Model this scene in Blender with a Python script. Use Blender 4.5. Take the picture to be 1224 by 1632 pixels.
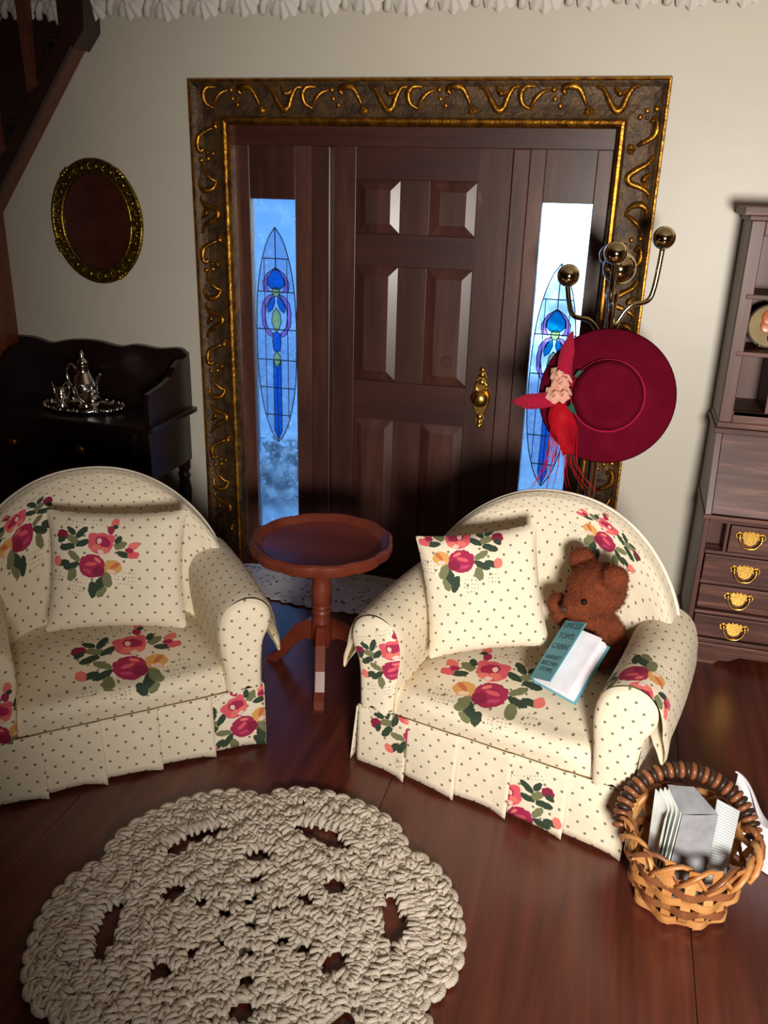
import bpy, bmesh, math, random
from mathutils import Vector, Matrix, noise
random.seed(7)
R = math.radians
for o in list(bpy.data.objects): bpy.data.objects.remove(o)
scene = bpy.context.scene
C = scene.collection

# ------------------------------------------------------------------ camera, world, lights, exposure
cam_d = bpy.data.cameras.new('camera'); cam = bpy.data.objects.new('camera', cam_d); C.objects.link(cam)
p_, y_, r_ = R(20.83), R(15.024), R(1.582)
fw = Vector((-math.sin(y_)*math.cos(p_), math.cos(y_)*math.cos(p_), -math.sin(p_)))
rt = Vector((math.cos(y_), math.sin(y_), 0)); up = rt.cross(fw)
r2 = rt*math.cos(r_)+up*math.sin(r_); u2 = up*math.cos(r_)-rt*math.sin(r_)
M4 = Matrix.Identity(4)
for i in range(3): M4[i][0] = r2[i]; M4[i][1] = u2[i]; M4[i][2] = -fw[i]
M4[0][3], M4[1][3], M4[2][3] = 0, 0, 1.88
cam.matrix_world = M4
cam_d.sensor_fit = 'VERTICAL'; cam_d.sensor_height = 24; cam_d.lens = 20.0
cam_d.clip_start = 0.02
scene.camera = cam

world = bpy.data.worlds.new('world'); scene.world = world; world.use_nodes = True
bg = world.node_tree.nodes['Background']; bg.inputs[0].default_value = (0.30, 0.58, 1.0, 1); bg.inputs[1].default_value = 1.15

def area(name, loc, target, size, power, col):
    d = bpy.data.lights.new(name, 'AREA'); d.shape = 'RECTANGLE'; d.size, d.size_y = size; d.energy = power; d.color = col
    o = bpy.data.objects.new(name, d); C.objects.link(o); o.location = loc
    o.rotation_euler = (Vector(target)-Vector(loc)).to_track_quat('-Z', 'Y').to_euler()
    return o
kd = bpy.data.lights.new('lamp_light', 'SPOT'); kd.energy = 770; kd.color = (1.0, .94, .86); kd.shadow_soft_size = .32; kd.spot_size = R(91); kd.spot_blend = .9
key = bpy.data.objects.new('lamp_light', kd); C.objects.link(key); key.location = (.75, -.95, 1.46)
key.rotation_euler = (Vector((.70, 3.5, 1.02))-Vector(key.location)).to_track_quat('-Z', 'Y').to_euler()
dl = area('added_outdoor_lamp', (-.75, 9.2, 3.6), (-.75, 12.0, 1.2), (2.0, 1.2), 700, (.96, .98, 1.0)); dl.data.spread = R(100)  # lamp added outdoors to whiten the view through the right sidelight

scene.cycles.caustics_reflective = False; scene.cycles.caustics_refractive = False
vs = scene.view_settings
vs.view_transform = 'Standard'; vs.look = 'None'; vs.gamma = 1; vs.use_curve_mapping = False; vs.exposure = 0.0

# ------------------------------------------------------------------ material helpers
def lin(c):
    return tuple(((v/255)/12.92 if v/255 <= .04045 else ((v/255+.055)/1.055)**2.4) for v in c)+(1,)
def nt(name):
    m = bpy.data.materials.new(name); m.use_nodes = True
    t = m.node_tree; b = t.nodes['Principled BSDF']
    return m, t, b
def node(t, typ, **kw):
    n = t.nodes.new(typ)
    for k, v in kw.items():
        if k.startswith('i_'):
            key = k[2:]; key = int(key) if key.isdigit() else key
            n.inputs[key].default_value = v
        else: setattr(n, k, v)
    return n
def ramp(t, src, stops):
    r = node(t, 'ShaderNodeValToRGB'); e = r.color_ramp.elements
    e[0].position, e[0].color = stops[0]; e[1].position, e[1].color = stops[-1]
    for p, c in stops[1:-1]:
        x = e.new(p); x.color = c
    t.links.new(src, r.inputs[0]); return r
def plain(name, c, rough=.5, metal=0, bump=0, bscale=60, c2=None, nscale=12, coat=0, sheen=0, spec=.5):
    m, t, b = nt(name); b.inputs['Specular IOR Level'].default_value = spec; b.inputs['Roughness'].default_value = rough; b.inputs['Metallic'].default_value = metal
    b.inputs['Coat Weight'].default_value = coat
    if sheen:
        b.inputs['Sheen Weight'].default_value = sheen; b.inputs['Sheen Tint'].default_value = lin(c)
    tc = node(t, 'ShaderNodeTexCoord')
    n = node(t, 'ShaderNodeTexNoise', i_Scale=nscale, i_Detail=5.0); t.links.new(tc.outputs['Object'], n.inputs['Vector'])
    if c2 is None: c2 = tuple(min(255, v*1.08+2) for v in c)
    r = ramp(t, n.outputs['Fac'], [(.35, lin(c)), (.65, lin(c2))]); t.links.new(r.outputs[0], b.inputs['Base Color'])
    if bump:
        n2 = node(t, 'ShaderNodeTexNoise', i_Scale=bscale, i_Detail=4.0); t.links.new(tc.outputs['Object'], n2.inputs['Vector'])
        bp = node(t, 'ShaderNodeBump', i_Strength=bump, i_Distance=.01); t.links.new(n2.outputs['Fac'], bp.inputs['Height'])
        t.links.new(bp.outputs[0], b.inputs['Normal'])
    return m
def wood(name, c1, c2, c3=None, axis='Z', rough=.35, scale=9, stretch=14, coat=.2, wear=None, wear_amt=.66, bump=.12):
    m, t, b = nt(name); b.inputs['Roughness'].default_value = rough; b.inputs['Coat Weight'].default_value = coat; b.inputs['Coat Roughness'].default_value = .25
    tc = node(t, 'ShaderNodeTexCoord'); mp = node(t, 'ShaderNodeMapping')
    s = [scale*stretch/4]*3; s['XYZ'.index(axis)] = scale/4
    mp.inputs['Scale'].default_value = s; t.links.new(tc.outputs['Object'], mp.inputs['Vector'])
    n = node(t, 'ShaderNodeTexNoise', i_Scale=1.0, i_Detail=8.0, i_Roughness=.62); t.links.new(mp.outputs[0], n.inputs['Vector'])
    st = [(.3, lin(c1)), (.7, lin(c2))] if c3 is None else [(.28, lin(c1)), (.52, lin(c2)), (.75, lin(c3))]
    r = ramp(t, n.outputs['Fac'], st); col = r.outputs[0]
    if wear:
        w = node(t, 'ShaderNodeTexNoise', i_Scale=7.0, i_Detail=9.0, i_Roughness=.7); t.links.new(tc.outputs['Object'], w.inputs['Vector'])
        wr = ramp(t, w.outputs['Fac'], [(wear_amt-.03, (0, 0, 0, 1)), (wear_amt+.03, (1, 1, 1, 1))])
        mx = node(t, 'ShaderNodeMix', data_type='RGBA'); t.links.new(wr.outputs[0], mx.inputs[0]); t.links.new(col, mx.inputs[6]); mx.inputs[7].default_value = lin(wear)
        col = mx.outputs[2]
    t.links.new(col, b.inputs['Base Color'])
    bp = node(t, 'ShaderNodeBump', i_Strength=bump, i_Distance=.004); t.links.new(n.outputs['Fac'], bp.inputs['Height']); t.links.new(bp.outputs[0], b.inputs['Normal'])
    return m
M = {}
M['wall'] = plain('wall_paint', (210, 202, 186), .42, bump=.12, bscale=9, c2=(214, 206, 190), nscale=2)
M['wall_dim'] = plain('added_wall_brown', (96, 74, 60), .8, c2=(100, 78, 63))  # for the added unseen walls, dark so they bounce little light
M['ceil'] = plain('ceiling_paint', (190, 180, 165), .8)
M['plaster'] = plain('white_plaster', (212, 205, 196), .6, bump=.2, bscale=60)
M['floor'] = wood('floor_wood', (66, 28, 21), (94, 43, 31), (116, 58, 40), axis='Y', rough=.33, scale=5, stretch=16, coat=.25, bump=.04)
M['door'] = wood('door_mahogany', (46, 22, 18), (68, 36, 29), (92, 54, 44), rough=.38, scale=5, stretch=8, coat=.25, wear=(112, 80, 70), wear_amt=.68)
M['doorh'] = wood('door_rail_mahogany', (46, 20, 17), (66, 30, 25), (86, 42, 34), axis='X', rough=.38, scale=5, stretch=8, coat=.25, wear=(108, 74, 62), wear_amt=.7)
M['post'] = wood('post_wood', (58, 32, 26), (84, 50, 40), (112, 72, 56), rough=.42, scale=7, stretch=5, coat=.15)
M['leftwood'] = wood('stair_wall_wood', (92, 44, 22), (120, 62, 32), (136, 76, 40), rough=.45)
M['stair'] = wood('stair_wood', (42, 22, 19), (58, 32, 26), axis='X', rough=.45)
M['stairlit'] = wood('stair_wood_lit', (98, 52, 40), (120, 68, 52), axis='X', rough=.45)  # lighter copy of the stair wood, lit tone put into the colour
M['wash'] = wood('washstand_mahogany', (20, 7, 8), (32, 13, 13), axis='X', rough=.35, scale=5)
M['table'] = wood('table_cherry', (100, 41, 26), (124, 55, 36), axis='X', rough=.36, scale=6, stretch=6, bump=.05)
M['sec'] = wood('secretary_wood', (56, 30, 25), (92, 55, 46), (148, 102, 90), axis='X', rough=.55, scale=9, stretch=16, coat=.03, bump=.3)
M['secv'] = wood('secretary_wood_upright', (66, 37, 31), (92, 56, 47), (116, 76, 64), axis='Z', rough=.5, scale=7, stretch=12, coat=.05, wear=(150, 104, 76), wear_amt=.72)
M['bronze'] = plain('dark_bronze_paint', (58, 42, 28), .5, metal=.35, bump=.4, bscale=70, c2=(96, 70, 40), nscale=22)
M['gold'] = plain('gilt', (196, 136, 44), .34, metal=.9, bump=.25, bscale=90, c2=(120, 78, 28), nscale=25)
M['brass'] = plain('polished_brass', (204, 184, 138), .09, metal=1)
M['brass2'] = plain('stamped_brass', (214, 170, 84), .26, metal=1, bump=.04, bscale=120)
M['mirgold'] = plain('mirror_gilt', (176, 148, 60), .28, metal=.95, bump=.3, bscale=80, c2=(120, 98, 36), nscale=40)
M['mirglass'] = plain('mirror_reflection_brown', (58, 26, 20), .12, c2=(76, 36, 26), nscale=9, coat=.6)  # reflected brown wood put into the mirror glass colour
M['silver'] = plain('silver', (214, 208, 200), .13, metal=1)
M['dkgold'] = plain('old_brass_knob', (170, 128, 72), .25, metal=1)
M['rug'] = plain('crochet_yarn', (232, 220, 204), .9, bump=.7, bscale=260, c2=(212, 196, 176), nscale=38, sheen=.2)
M['hat'] = plain('red_velvet', (92, 4, 28), .9, bump=.2, bscale=300, c2=(102, 8, 33), sheen=.04, spec=.08)
M['ribbon'] = plain('red_glitter_ribbon', (176, 8, 48), .35, bump=.8, bscale=420, c2=(214, 30, 78), nscale=240)
M['feather'] = plain('red_feather', (170, 8, 26), .7, c2=(188, 20, 36), spec=.2)
M['blush'] = plain('blush_ribbon_rose', (222, 158, 136), .7, c2=(232, 174, 150))
M['leafcloth'] = plain('green_leaf_cloth', (18, 74, 52), .7)
M['bear'] = plain('brown_mohair', (132, 62, 26), .95, bump=.8, bscale=220, c2=(112, 48, 20), nscale=45, sheen=.3)
M['black'] = plain('black_bead', (14, 12, 14), .15)
M['nose'] = plain('brown_thread', (62, 36, 28), .6)
M['teal'] = plain('teal_card', (86, 156, 172), .55, c2=(92, 162, 178))
M['print'] = plain('grey_print', (52, 78, 84), .7)
M['page'] = plain('white_paper', (232, 228, 234), .8)
M['paper'] = plain('off_white_paper', (208, 212, 206), .75)
M['welt'] = plain('white_welt', (232, 224, 208), .85)
M['cane'] = wood('cane_splint', (170, 106, 52), (204, 144, 84), (222, 172, 112), axis='X', rough=.45, scale=14, stretch=3)
M['canedk'] = wood('cane_brown', (116, 68, 40), (150, 92, 56), axis='X', rough=.4, scale=14, stretch=3)
M['wrapdk'] = plain('dark_wrap', (46, 30, 24), .4, c2=(62, 42, 32))
M['came'] = plain('black_leading', (22, 26, 38), .6)
M['soil'] = plain('pale_ground', (206, 214, 222), .8, c2=(228, 234, 240), nscale=3)
M['leafdark'] = plain('dark_shrub_leaf', (8, 14, 14), .7)
M['plate'] = plain('plate_glaze', (168, 146, 104), .2, c2=(150, 128, 88), coat=.5)
M['fruit'] = plain('painted_fruit', (196, 92, 48), .3, c2=(212, 128, 70), nscale=20)
M['fruit2'] = plain('painted_red_fruit', (156, 50, 34), .3, nscale=20)
M['fruitleaf'] = plain('painted_leaf', (42, 48, 28), .3)

def news_mat():
    m, t, b = nt('newsprint'); b.inputs['Roughness'].default_value = .85
    tc = node(t, 'ShaderNodeTexCoord'); sp = node(t, 'ShaderNodeSeparateXYZ'); t.links.new(tc.outputs['UV'], sp.inputs[0])
    a = node(t, 'ShaderNodeMath', operation='MULTIPLY', i_1=34.0); t.links.new(sp.outputs[1], a.inputs[0])
    f = node(t, 'ShaderNodeMath', operation='FRACT'); t.links.new(a.outputs[0], f.inputs[0])
    g = node(t, 'ShaderNodeMath', operation='GREATER_THAN', i_1=.55); t.links.new(f.outputs[0], g.inputs[0])
    n = node(t, 'ShaderNodeTexNoise', i_Scale=60.0); t.links.new(tc.outputs['UV'], n.inputs['Vector'])
    k = node(t, 'ShaderNodeMath', operation='MULTIPLY'); t.links.new(g.outputs[0], k.inputs[0]); t.links.new(n.outputs['Fac'], k.inputs[1])
    mx = node(t, 'ShaderNodeMix', data_type='RGBA'); t.links.new(k.outputs[0], mx.inputs[0])
    mx.inputs[6].default_value = lin((206, 210, 210)); mx.inputs[7].default_value = lin((120, 126, 130)); t.links.new(mx.outputs[2], b.inputs['Base Color'])
    return m
M['news'] = news_mat()
M['newsgrey'] = plain('newsprint_picture', (134, 134, 140), .8, c2=(150, 150, 155), nscale=30)

def glass_mat(name, col, haze=.12):
    m = bpy.data.materials.new(name); m.use_nodes = True; t = m.node_tree; t.nodes.clear()
    out = node(t, 'ShaderNodeOutputMaterial'); tr = node(t, 'ShaderNodeBsdfTransparent'); tr.inputs[0].default_value = col
    gl = node(t, 'ShaderNodeBsdfGlossy', i_Roughness=.08); tl = node(t, 'ShaderNodeBsdfTranslucent'); tl.inputs[0].default_value = col
    tc = node(t, 'ShaderNodeTexCoord'); n = node(t, 'ShaderNodeTexNoise', i_Scale=14.0, i_Detail=4.0); t.links.new(tc.outputs['Object'], n.inputs['Vector'])
    rp = ramp(t, n.outputs['Fac'], [(.4, (haze, haze, haze, 1)), (.65, (min(1, haze*4),)*3+(1,))])
    m1 = node(t, 'ShaderNodeMixShader'); t.links.new(rp.outputs[0], m1.inputs[0]); t.links.new(tr.outputs[0], m1.inputs[1]); t.links.new(tl.outputs[0], m1.inputs[2])
    m2 = node(t, 'ShaderNodeMixShader', i_0=.06); t.links.new(m1.outputs[0], m2.inputs[1]); t.links.new(gl.outputs[0], m2.inputs[2])
    t.links.new(m2.outputs[0], out.inputs[0]); return m
M['pane'] = glass_mat('clear_pane', (.62, .82, 1, 1), .08)
M['gpale'] = glass_mat('pale_film', (.80, .84, .92, 1), .12)
M['gblue'] = glass_mat('blue_film', (.18, .52, .9, 1), .15)
M['gcyan'] = glass_mat('turquoise_film', (.06, .65, .85, 1), .15)
M['gpurple'] = glass_mat('lilac_film', (1, .62, .92, 1), .15)
M['ggreen'] = glass_mat('lime_film', (1, 1, .55, 1), .15)

def lace_mat():
    m = bpy.data.materials.new('white_lace'); m.use_nodes = True; t = m.node_tree; b = t.nodes['Principled BSDF']; out = t.nodes['Material Output']
    b.inputs['Base Color'].default_value = lin((214, 206, 204)); b.inputs['Roughness'].default_value = .9
    tc = node(t, 'ShaderNodeTexCoord')
    v = node(t, 'ShaderNodeTexVoronoi', i_Scale=34.0); t.links.new(tc.outputs['Object'], v.inputs['Vector'])
    n = node(t, 'ShaderNodeTexNoise', i_Scale=9.0, i_Detail=3.0); t.links.new(tc.outputs['Object'], n.inputs['Vector'])
    a = node(t, 'ShaderNodeMath', operation='MULTIPLY'); t.links.new(v.outputs['Distance'], a.inputs[0]); t.links.new(n.outputs['Fac'], a.inputs[1])
    l = node(t, 'ShaderNodeMath', operation='LESS_THAN', i_1=.15); t.links.new(a.outputs[0], l.inputs[0])
    mx = node(t, 'ShaderNodeMath', operation='MULTIPLY', i_1=.0)
    tr = node(t, 'ShaderNodeBsdfTransparent'); ms = node(t, 'ShaderNodeMixShader')
    g = node(t, 'ShaderNodeMath', operation='GREATER_THAN', i_1=.46); t.links.new(n.outputs['Fac'], g.inputs[0])
    hole = node(t, 'ShaderNodeMath', operation='MULTIPLY'); t.links.new(l.outputs[0], hole.inputs[0]); t.links.new(g.outputs[0], hole.inputs[1])
    t.links.new(hole.outputs[0], ms.inputs[0]); t.links.new(b.outputs[0], ms.inputs[1]); t.links.new(tr.outputs[0], ms.inputs[2]); t.links.new(ms.outputs[0], out.inputs[0])
    return m
M['lace'] = lace_mat()

# ---- rosebud chintz: dots from UV map 'fab' (metres), one printed spray from UV map 'spray' (metres from its middle)
PINK, ROSE, DEEP, OCH = (226, 92, 104), (168, 34, 78), (140, 22, 62), (222, 164, 88)
GRN, OLV, PALE, CORAL = (48, 66, 48), (120, 122, 84), (244, 206, 190), (238, 122, 110)
SPRAY = [  # x, y, rx, ry, rot, colour (cm)
 (-6, 7.5, 2.6, 1.2, 50, GRN), (-8.5, 4.5, 2.6, 1.3, -20, OLV), (-5.2, 3.8, 2.4, 1.1, 30, GRN), (-10.2, 1.8, 2.8, 1.2, 15, GRN),
 (-7.4, -1, 2.6, 1.2, -35, OLV), (-11.2, -3.8, 2.7, 1.2, 10, GRN), (-7.8, -4.4, 3.0, 1.1, 24, GRN), (-7.2, -7.4, 1.5, 2.4, -15, OLV),
 (-12.4, 5.8, 1.9, 1.9, 0, DEEP), (-12.6, 4.0, 1.6, 1.0, 40, GRN), (-13.2, -3.4, 1.5, 1.8, 0, CORAL), (-9.6, 7.5, 2.0, 1.0, -40, GRN),
 (2.6, -9.2, 1.6, 3.0, -25, GRN), (4.6, -7.6, 1.5, 2.8, 20, OLV), (0.4, -11.6, 1.4, 2.8, 12, GRN), (3.4, -12.0, 1.2, 2.2, -30, OLV),
 (7.2, 4.6, 2.2, 1.3, 25, OLV), (8.6, 1.6, 2.4, 1.1, -15, GRN), (6.4, 6.4, 1.6, 1.0, 60, GRN),
 (11.6, 5.0, 2.0, 1.3, 30, CORAL), (12.0, 1.8, 2.0, 1.3, 10, PINK), (10.4, 3.2, 1.4, .9, 0, ROSE),
 (3.4, 9.6, 1.2, 1.5, 10, ROSE), (4.4, 12.6, 1.2, 1.9, -10, CORAL), (4.8, 11.0, 1.0, .8, 0, GRN),
 (5.8, -3.2, 3.0, 2.4, 0, OCH), (6.6, -2.6, 1.8, .7, 35, (206, 112, 70)), (5.6, -4.6, 1.4, .7, -10, PALE),
 (.8, 4.4, 4.2, 3.7, 10, PINK), (-1.8, 6.4, 1.9, 1.5, 0, PINK), (3.6, 6.4, 1.8, 1.6, 0, PINK), (1.4, 5.0, 2.6, 1.9, -20, ROSE), (-.6, 2.8, 1.7, 1.1, 30, CORAL),
 (.2, 5.2, .7, .9, 0, PALE), (1.2, 1.6, 1.1, .8, 0, PALE), (2.6, 2.4, 1.5, 1.0, -30, CORAL),
 (-1.0, -3.6, 4.3, 4.0, 0, ROSE), (1.4, -5.2, 2.0, 1.8, 0, DEEP), (-3.4, -2.0, 1.7, 1.5, 0, ROSE), (-1.4, -3.0, 2.0, .7, 15, PINK), (.6, -1.4, 1.4, .6, -30, CORAL), (-2.2, -5.4, 1.5, .6, -20, (196, 70, 110)),
]
SPECK = [(-9, 10.5, 3.4, 1.6), (-1, 11.5, 3.0, 1.6), (10.4, -6.4, 3.6, 3.0), (-5, -11.5, 3.0, 2.8), (-12, -9, 2.6, 2.0)]
def chintz():
    g = bpy.data.node_groups.new('chintz_print', 'ShaderNodeTree')
    g.interface.new_socket('Color', in_out='OUTPUT', socket_type='NodeSocketColor')
    go = g.nodes.new('NodeGroupOutput'); t = g
    uv = node(t, 'ShaderNodeUVMap', uv_map='fab'); sv = node(t, 'ShaderNodeUVMap', uv_map='spray')
    base = node(t, 'ShaderNodeTexNoise', i_Scale=9.0); t.links.new(uv.outputs[0], base.inputs['Vector'])
    col = ramp(t, base.outputs['Fac'], [(.3, lin((238, 223, 196))), (.7, lin((243, 230, 204)))]).outputs[0]
    def lattice(src, sx, sy, off, rad):
        mp = node(t, 'ShaderNodeMapping'); mp.inputs['Location'].default_value = (off, off, 0); mp.inputs['Scale'].default_value = (1/sx, 1/sy, 0)
        t.links.new(src, mp.inputs[0])
        f = node(t, 'ShaderNodeVectorMath', operation='FRACTION'); t.links.new(mp.outputs[0], f.inputs[0])
        s = node(t, 'ShaderNodeVectorMath', operation='SUBTRACT'); t.links.new(f.outputs[0], s.inputs[0]); s.inputs[1].default_value = (.5, .5, 0)
        k = node(t, 'ShaderNodeVectorMath', operation='MULTIPLY'); t.links.new(s.outputs[0], k.inputs[0]); k.inputs[1].default_value = (sx, sy, 0)
        L = node(t, 'ShaderNodeVectorMath', operation='LENGTH'); t.links.new(k.outputs[0], L.inputs[0])
        c = node(t, 'ShaderNodeMath', operation='LESS_THAN', i_1=rad); t.links.new(L.outputs['Value'], c.inputs[0]); return c.outputs[0]
    def over(mask, c, amt=None):
        nonlocal col
        mx = node(t, 'ShaderNodeMix', data_type='RGBA'); t.links.new(mask, mx.inputs[0]); t.links.new(col, mx.inputs[6]); mx.inputs[7].default_value = lin(c); col = mx.outputs[2]
    for off in (0, .5): over(lattice(uv.outputs[0], .052, .060, off, .0046), (132, 122, 100))
    ns = node(t, 'ShaderNodeTexNoise', i_Scale=70.0, i_Detail=2.0); t.links.new(sv.outputs[0], ns.inputs['Vector'])
    sb = node(t, 'ShaderNodeVectorMath', operation='SUBTRACT'); t.links.new(ns.outputs['Color'], sb.inputs[0]); sb.inputs[1].default_value = (.5, .5, .5)
    sc = node(t, 'ShaderNodeVectorMath', operation='SCALE'); t.links.new(sb.outputs[0], sc.inputs[0]); sc.inputs['Scale'].default_value = .011
    ad = node(t, 'ShaderNodeVectorMath', operation='ADD'); t.links.new(sv.outputs[0], ad.inputs[0]); t.links.new(sc.outputs[0], ad.inputs[1])
    sm = node(t, 'ShaderNodeMapping'); sm.inputs['Scale'].default_value = (1, 1, 0); t.links.new(ad.outputs[0], sm.inputs[0])
    def ell(x, y, rx, ry, rot):
        mp = node(t, 'ShaderNodeMapping', vector_type='TEXTURE'); mp.inputs['Location'].default_value = (x/100, y/100, 0)
        mp.inputs['Rotation'].default_value = (0, 0, R(rot)); mp.inputs['Scale'].default_value = (rx/100, ry/100, 1)
        t.links.new(sm.outputs[0], mp.inputs[0])
        L = node(t, 'ShaderNodeVectorMath', operation='LENGTH'); t.links.new(mp.outputs[0], L.inputs[0])
        c = node(t, 'ShaderNodeMath', operation='LESS_THAN', i_1=1.0); t.links.new(L.outputs['Value'], c.inputs[0]); return c.outputs[0]
    d1 = lattice(sm.outputs[0], .011, .013, 0, .0021)
    tot = None
    for x, y, a, b in SPECK:
        e = ell(x, y, a, b, 0)
        if tot is None: tot = e
        else:
            mxx = node(t, 'ShaderNodeMath', operation='MAXIMUM'); t.links.new(tot, mxx.inputs[0]); t.links.new(e, mxx.inputs[1]); tot = mxx.outputs[0]
    mu = node(t, 'ShaderNodeMath', operation='MULTIPLY'); t.links.new(tot, mu.inputs[0]); t.links.new(d1, mu.inputs[1]); over(mu.outputs[0], (150, 138, 128))
    for x, y, a, b, r, c in SPRAY: over(ell(x, y, a, b, r), c)
    t.links.new(col, go.inputs[0])
    m, t2, b = nt('rose_chintz'); gn = t2.nodes.new('ShaderNodeGroup'); gn.node_tree = g
    t2.links.new(gn.outputs[0], b.inputs['Base Color']); b.inputs['Roughness'].default_value = .85
    uv2 = node(t2, 'ShaderNodeUVMap', uv_map='fab'); w = node(t2, 'ShaderNodeTexNoise', i_Scale=420.0, i_Detail=1.0); t2.links.new(uv2.outputs[0], w.inputs['Vector'])
    w2 = node(t2, 'ShaderNodeTexNoise', i_Scale=16.0, i_Detail=2.0); t2.links.new(uv2.outputs[0], w2.inputs['Vector'])
    sm2 = node(t2, 'ShaderNodeMath', operation='MULTIPLY_ADD', i_1=4.0); t2.links.new(w2.outputs['Fac'], sm2.inputs[0]); t2.links.new(w.outputs['Fac'], sm2.inputs[2])
    bp = node(t2, 'ShaderNodeBump', i_Strength=.25, i_Distance=.004); t2.links.new(sm2.outputs[0], bp.inputs['Height']); t2.links.new(bp.outputs[0], b.inputs['Normal'])
    return m
M['chintz'] = chintz()

# ------------------------------------------------------------------ geometry helpers
def link(name, me, mat, parent=None, loc=(0, 0, 0), rot=(0, 0, 0)):
    o = bpy.data.objects.new(name, me); C.objects.link(o)
    if mat is not None and not me.materials: me.materials.append(mat)
    o.location = loc; o.rotation_euler = rot
    if parent is not None: o.parent = parent
    return o
class MB:
    def __init__(s): s.v = []; s.f = []
    def add(s, vs, fs):
        n = len(s.v); s.v += [tuple(v) for v in vs]; s.f += [tuple(i+n for i in f) for f in fs]; return s
    def box(s, x0, x1, y0, y1, z0, z1, bev=0):
        if bev <= 0:
            v = [(x, y, z) for x in (x0, x1) for y in (y0, y1) for z in (z0, z1)]
            return s.add(v, [(0, 1, 3, 2), (4, 6, 7, 5), (0, 4, 5, 1), (2, 3, 7, 6), (0, 2, 6, 4), (1, 5, 7, 3)])
        bm = bmesh.new(); bmesh.ops.create_cube(bm, size=1)
        for q in bm.verts: q.co = Vector(((x0+x1)/2+q.co.x*(x1-x0), (y0+y1)/2+q.co.y*(y1-y0), (z0+z1)/2+q.co.z*(z1-z0)))
        bmesh.ops.bevel(bm, geom=bm.edges[:], offset=bev, segments=2, profile=.5, affect='EDGES')
        bm.verts.index_update(); s.add([q.co[:] for q in bm.verts], [[w.index for w in f.verts] for f in bm.faces]); bm.free(); return s
    def tube(s, pts, rad, n=8, cap=True, squash=None):
        pts = [Vector(p) for p in pts]; k = len(pts); rings = []
        rad = rad if isinstance(rad, (list, tuple)) else [rad]*k
        t0 = (pts[1]-pts[0]).normalized(); ref = Vector((0, 0, 1)) if abs(t0.z) < .9 else Vector((1, 0, 0))
        nrm = (ref-t0*ref.dot(t0)).normalized()
        vs, fs = [], []
        for i in range(k):
            t = (pts[min(i+1, k-1)]-pts[max(i-1, 0)]).normalized()
            nrm = (nrm-t*nrm.dot(t)).normalized(); b = t.cross(nrm)
            for j in range(n):
                a = 2*math.pi*j/n; q = squash or 1
                vs.append(pts[i]+nrm*math.cos(a)*rad[i]*q+b*math.sin(a)*rad[i])
        for i in range(k-1):
            for j in range(n):
                a, b2 = i*n+j, i*n+(j+1) % n; fs.append((a, b2, b2+n, a+n))
        if cap: fs += [tuple(range(n-1, -1, -1)), tuple(range((k-1)*n, k*n))]
        return s.add(vs, fs)
    def lathe(s, prof, n=24, c=(0, 0, 0), axis=None):
        vs, fs = [], []; k = len(prof)
        for r, z in prof:
            for j in range(n):
                a = 2*math.pi*j/n; vs.append(Vector((r*math.cos(a), r*math.sin(a), z)))
        for i in range(k-1):
            for j in range(n):
                a, b = i*n+j, i*n+(j+1) % n; fs.append((a, b, b+n, a+n))
        if prof[0][0] > 1e-4: fs.append(tuple(range(n-1, -1, -1)))
        if prof[-1][0] > 1e-4: fs.append(tuple(range((k-1)*n, k*n)))
        q = Vector((0, 0, 1)).rotation_difference(Vector(axis)) if axis else None
        vs = [(q @ v if q else v)+Vector(c) for v in vs]
        return s.add(vs, fs)
    def ball(s, c, r, n=16, m=10, scale=(1, 1, 1)):
        vs = [(c[0], c[1], c[2]+r*scale[2])]; fs = []
        for i in range(1, m):
            th = math.pi*i/m
            for j in range(n):
                a = 2*math.pi*j/n; vs.append((c[0]+r*scale[0]*math.sin(th)*math.cos(a), c[1]+r*scale[1]*math.sin(th)*math.sin(a), c[2]+r*scale[2]*math.cos(th)))
        vs.append((c[0], c[1], c[2]-r*scale[2])); e = len(vs)-1
        for j in range(n): fs.append((0, 1+j, 1+(j+1) % n)); fs.append((e, e-n+(j+1) % n, e-n+j))
        for i in range(m-2):
            for j in range(n):
                a, b = 1+i*n+j, 1+i*n+(j+1) % n; fs.append((a, a+n, b+n, b))
        return s.add(vs, fs)
    def prism(s, pts, y0, y1, inset=0):
        """outline in xz extruded along y (y0 front)"""
        n = len(pts); cx = sum(p[0] for p in pts)/n; cz = sum(p[1] for p in pts)/n
        rings = [(y1, 1, 0), (y0+inset, 1, 0), (y0, 1, inset)] if inset else [(y1, 1, 0), (y0, 1, 0)]
        vs, fs = [], []
        for y, k, ins in rings:
            for x, z in pts:
                d = math.hypot(x-cx, z-cz) or 1; q = 1-ins/d
                vs.append((cx+(x-cx)*q, y, cz+(z-cz)*q))
        for i in range(len(rings)-1):
            for j in range(n):
                a, b = i*n+j, i*n+(j+1) % n; fs.append((a, b, b+n, a+n))
        fs.append(tuple(range(n-1, -1, -1))); fs.append(tuple(range((len(rings)-1)*n, len(rings)*n)))
        return s.add(vs, fs)
    def xform(s, mat): s.v = [tuple(mat @ Vector(v)) for v in s.v]; return s
    def mesh(s, name, smooth=False):
        me = bpy.data.meshes.new(name); me.from_pydata(s.v, [], s.f)
        bm = bmesh.new(); bm.from_mesh(me); bmesh.ops.recalc_face_normals(bm, faces=bm.faces[:]); bm.to_mesh(me); bm.free()
        if smooth:
            me.polygons.foreach_set('use_smooth', [True]*len(me.polygons))
            if smooth != 2: me.set_sharp_from_angle(angle=R(42))
        me.update(); return me
    def build(s, name, mat, parent=None, smooth=False, **kw): return link(name, s.mesh(name, smooth), mat, parent, **kw)
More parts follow.
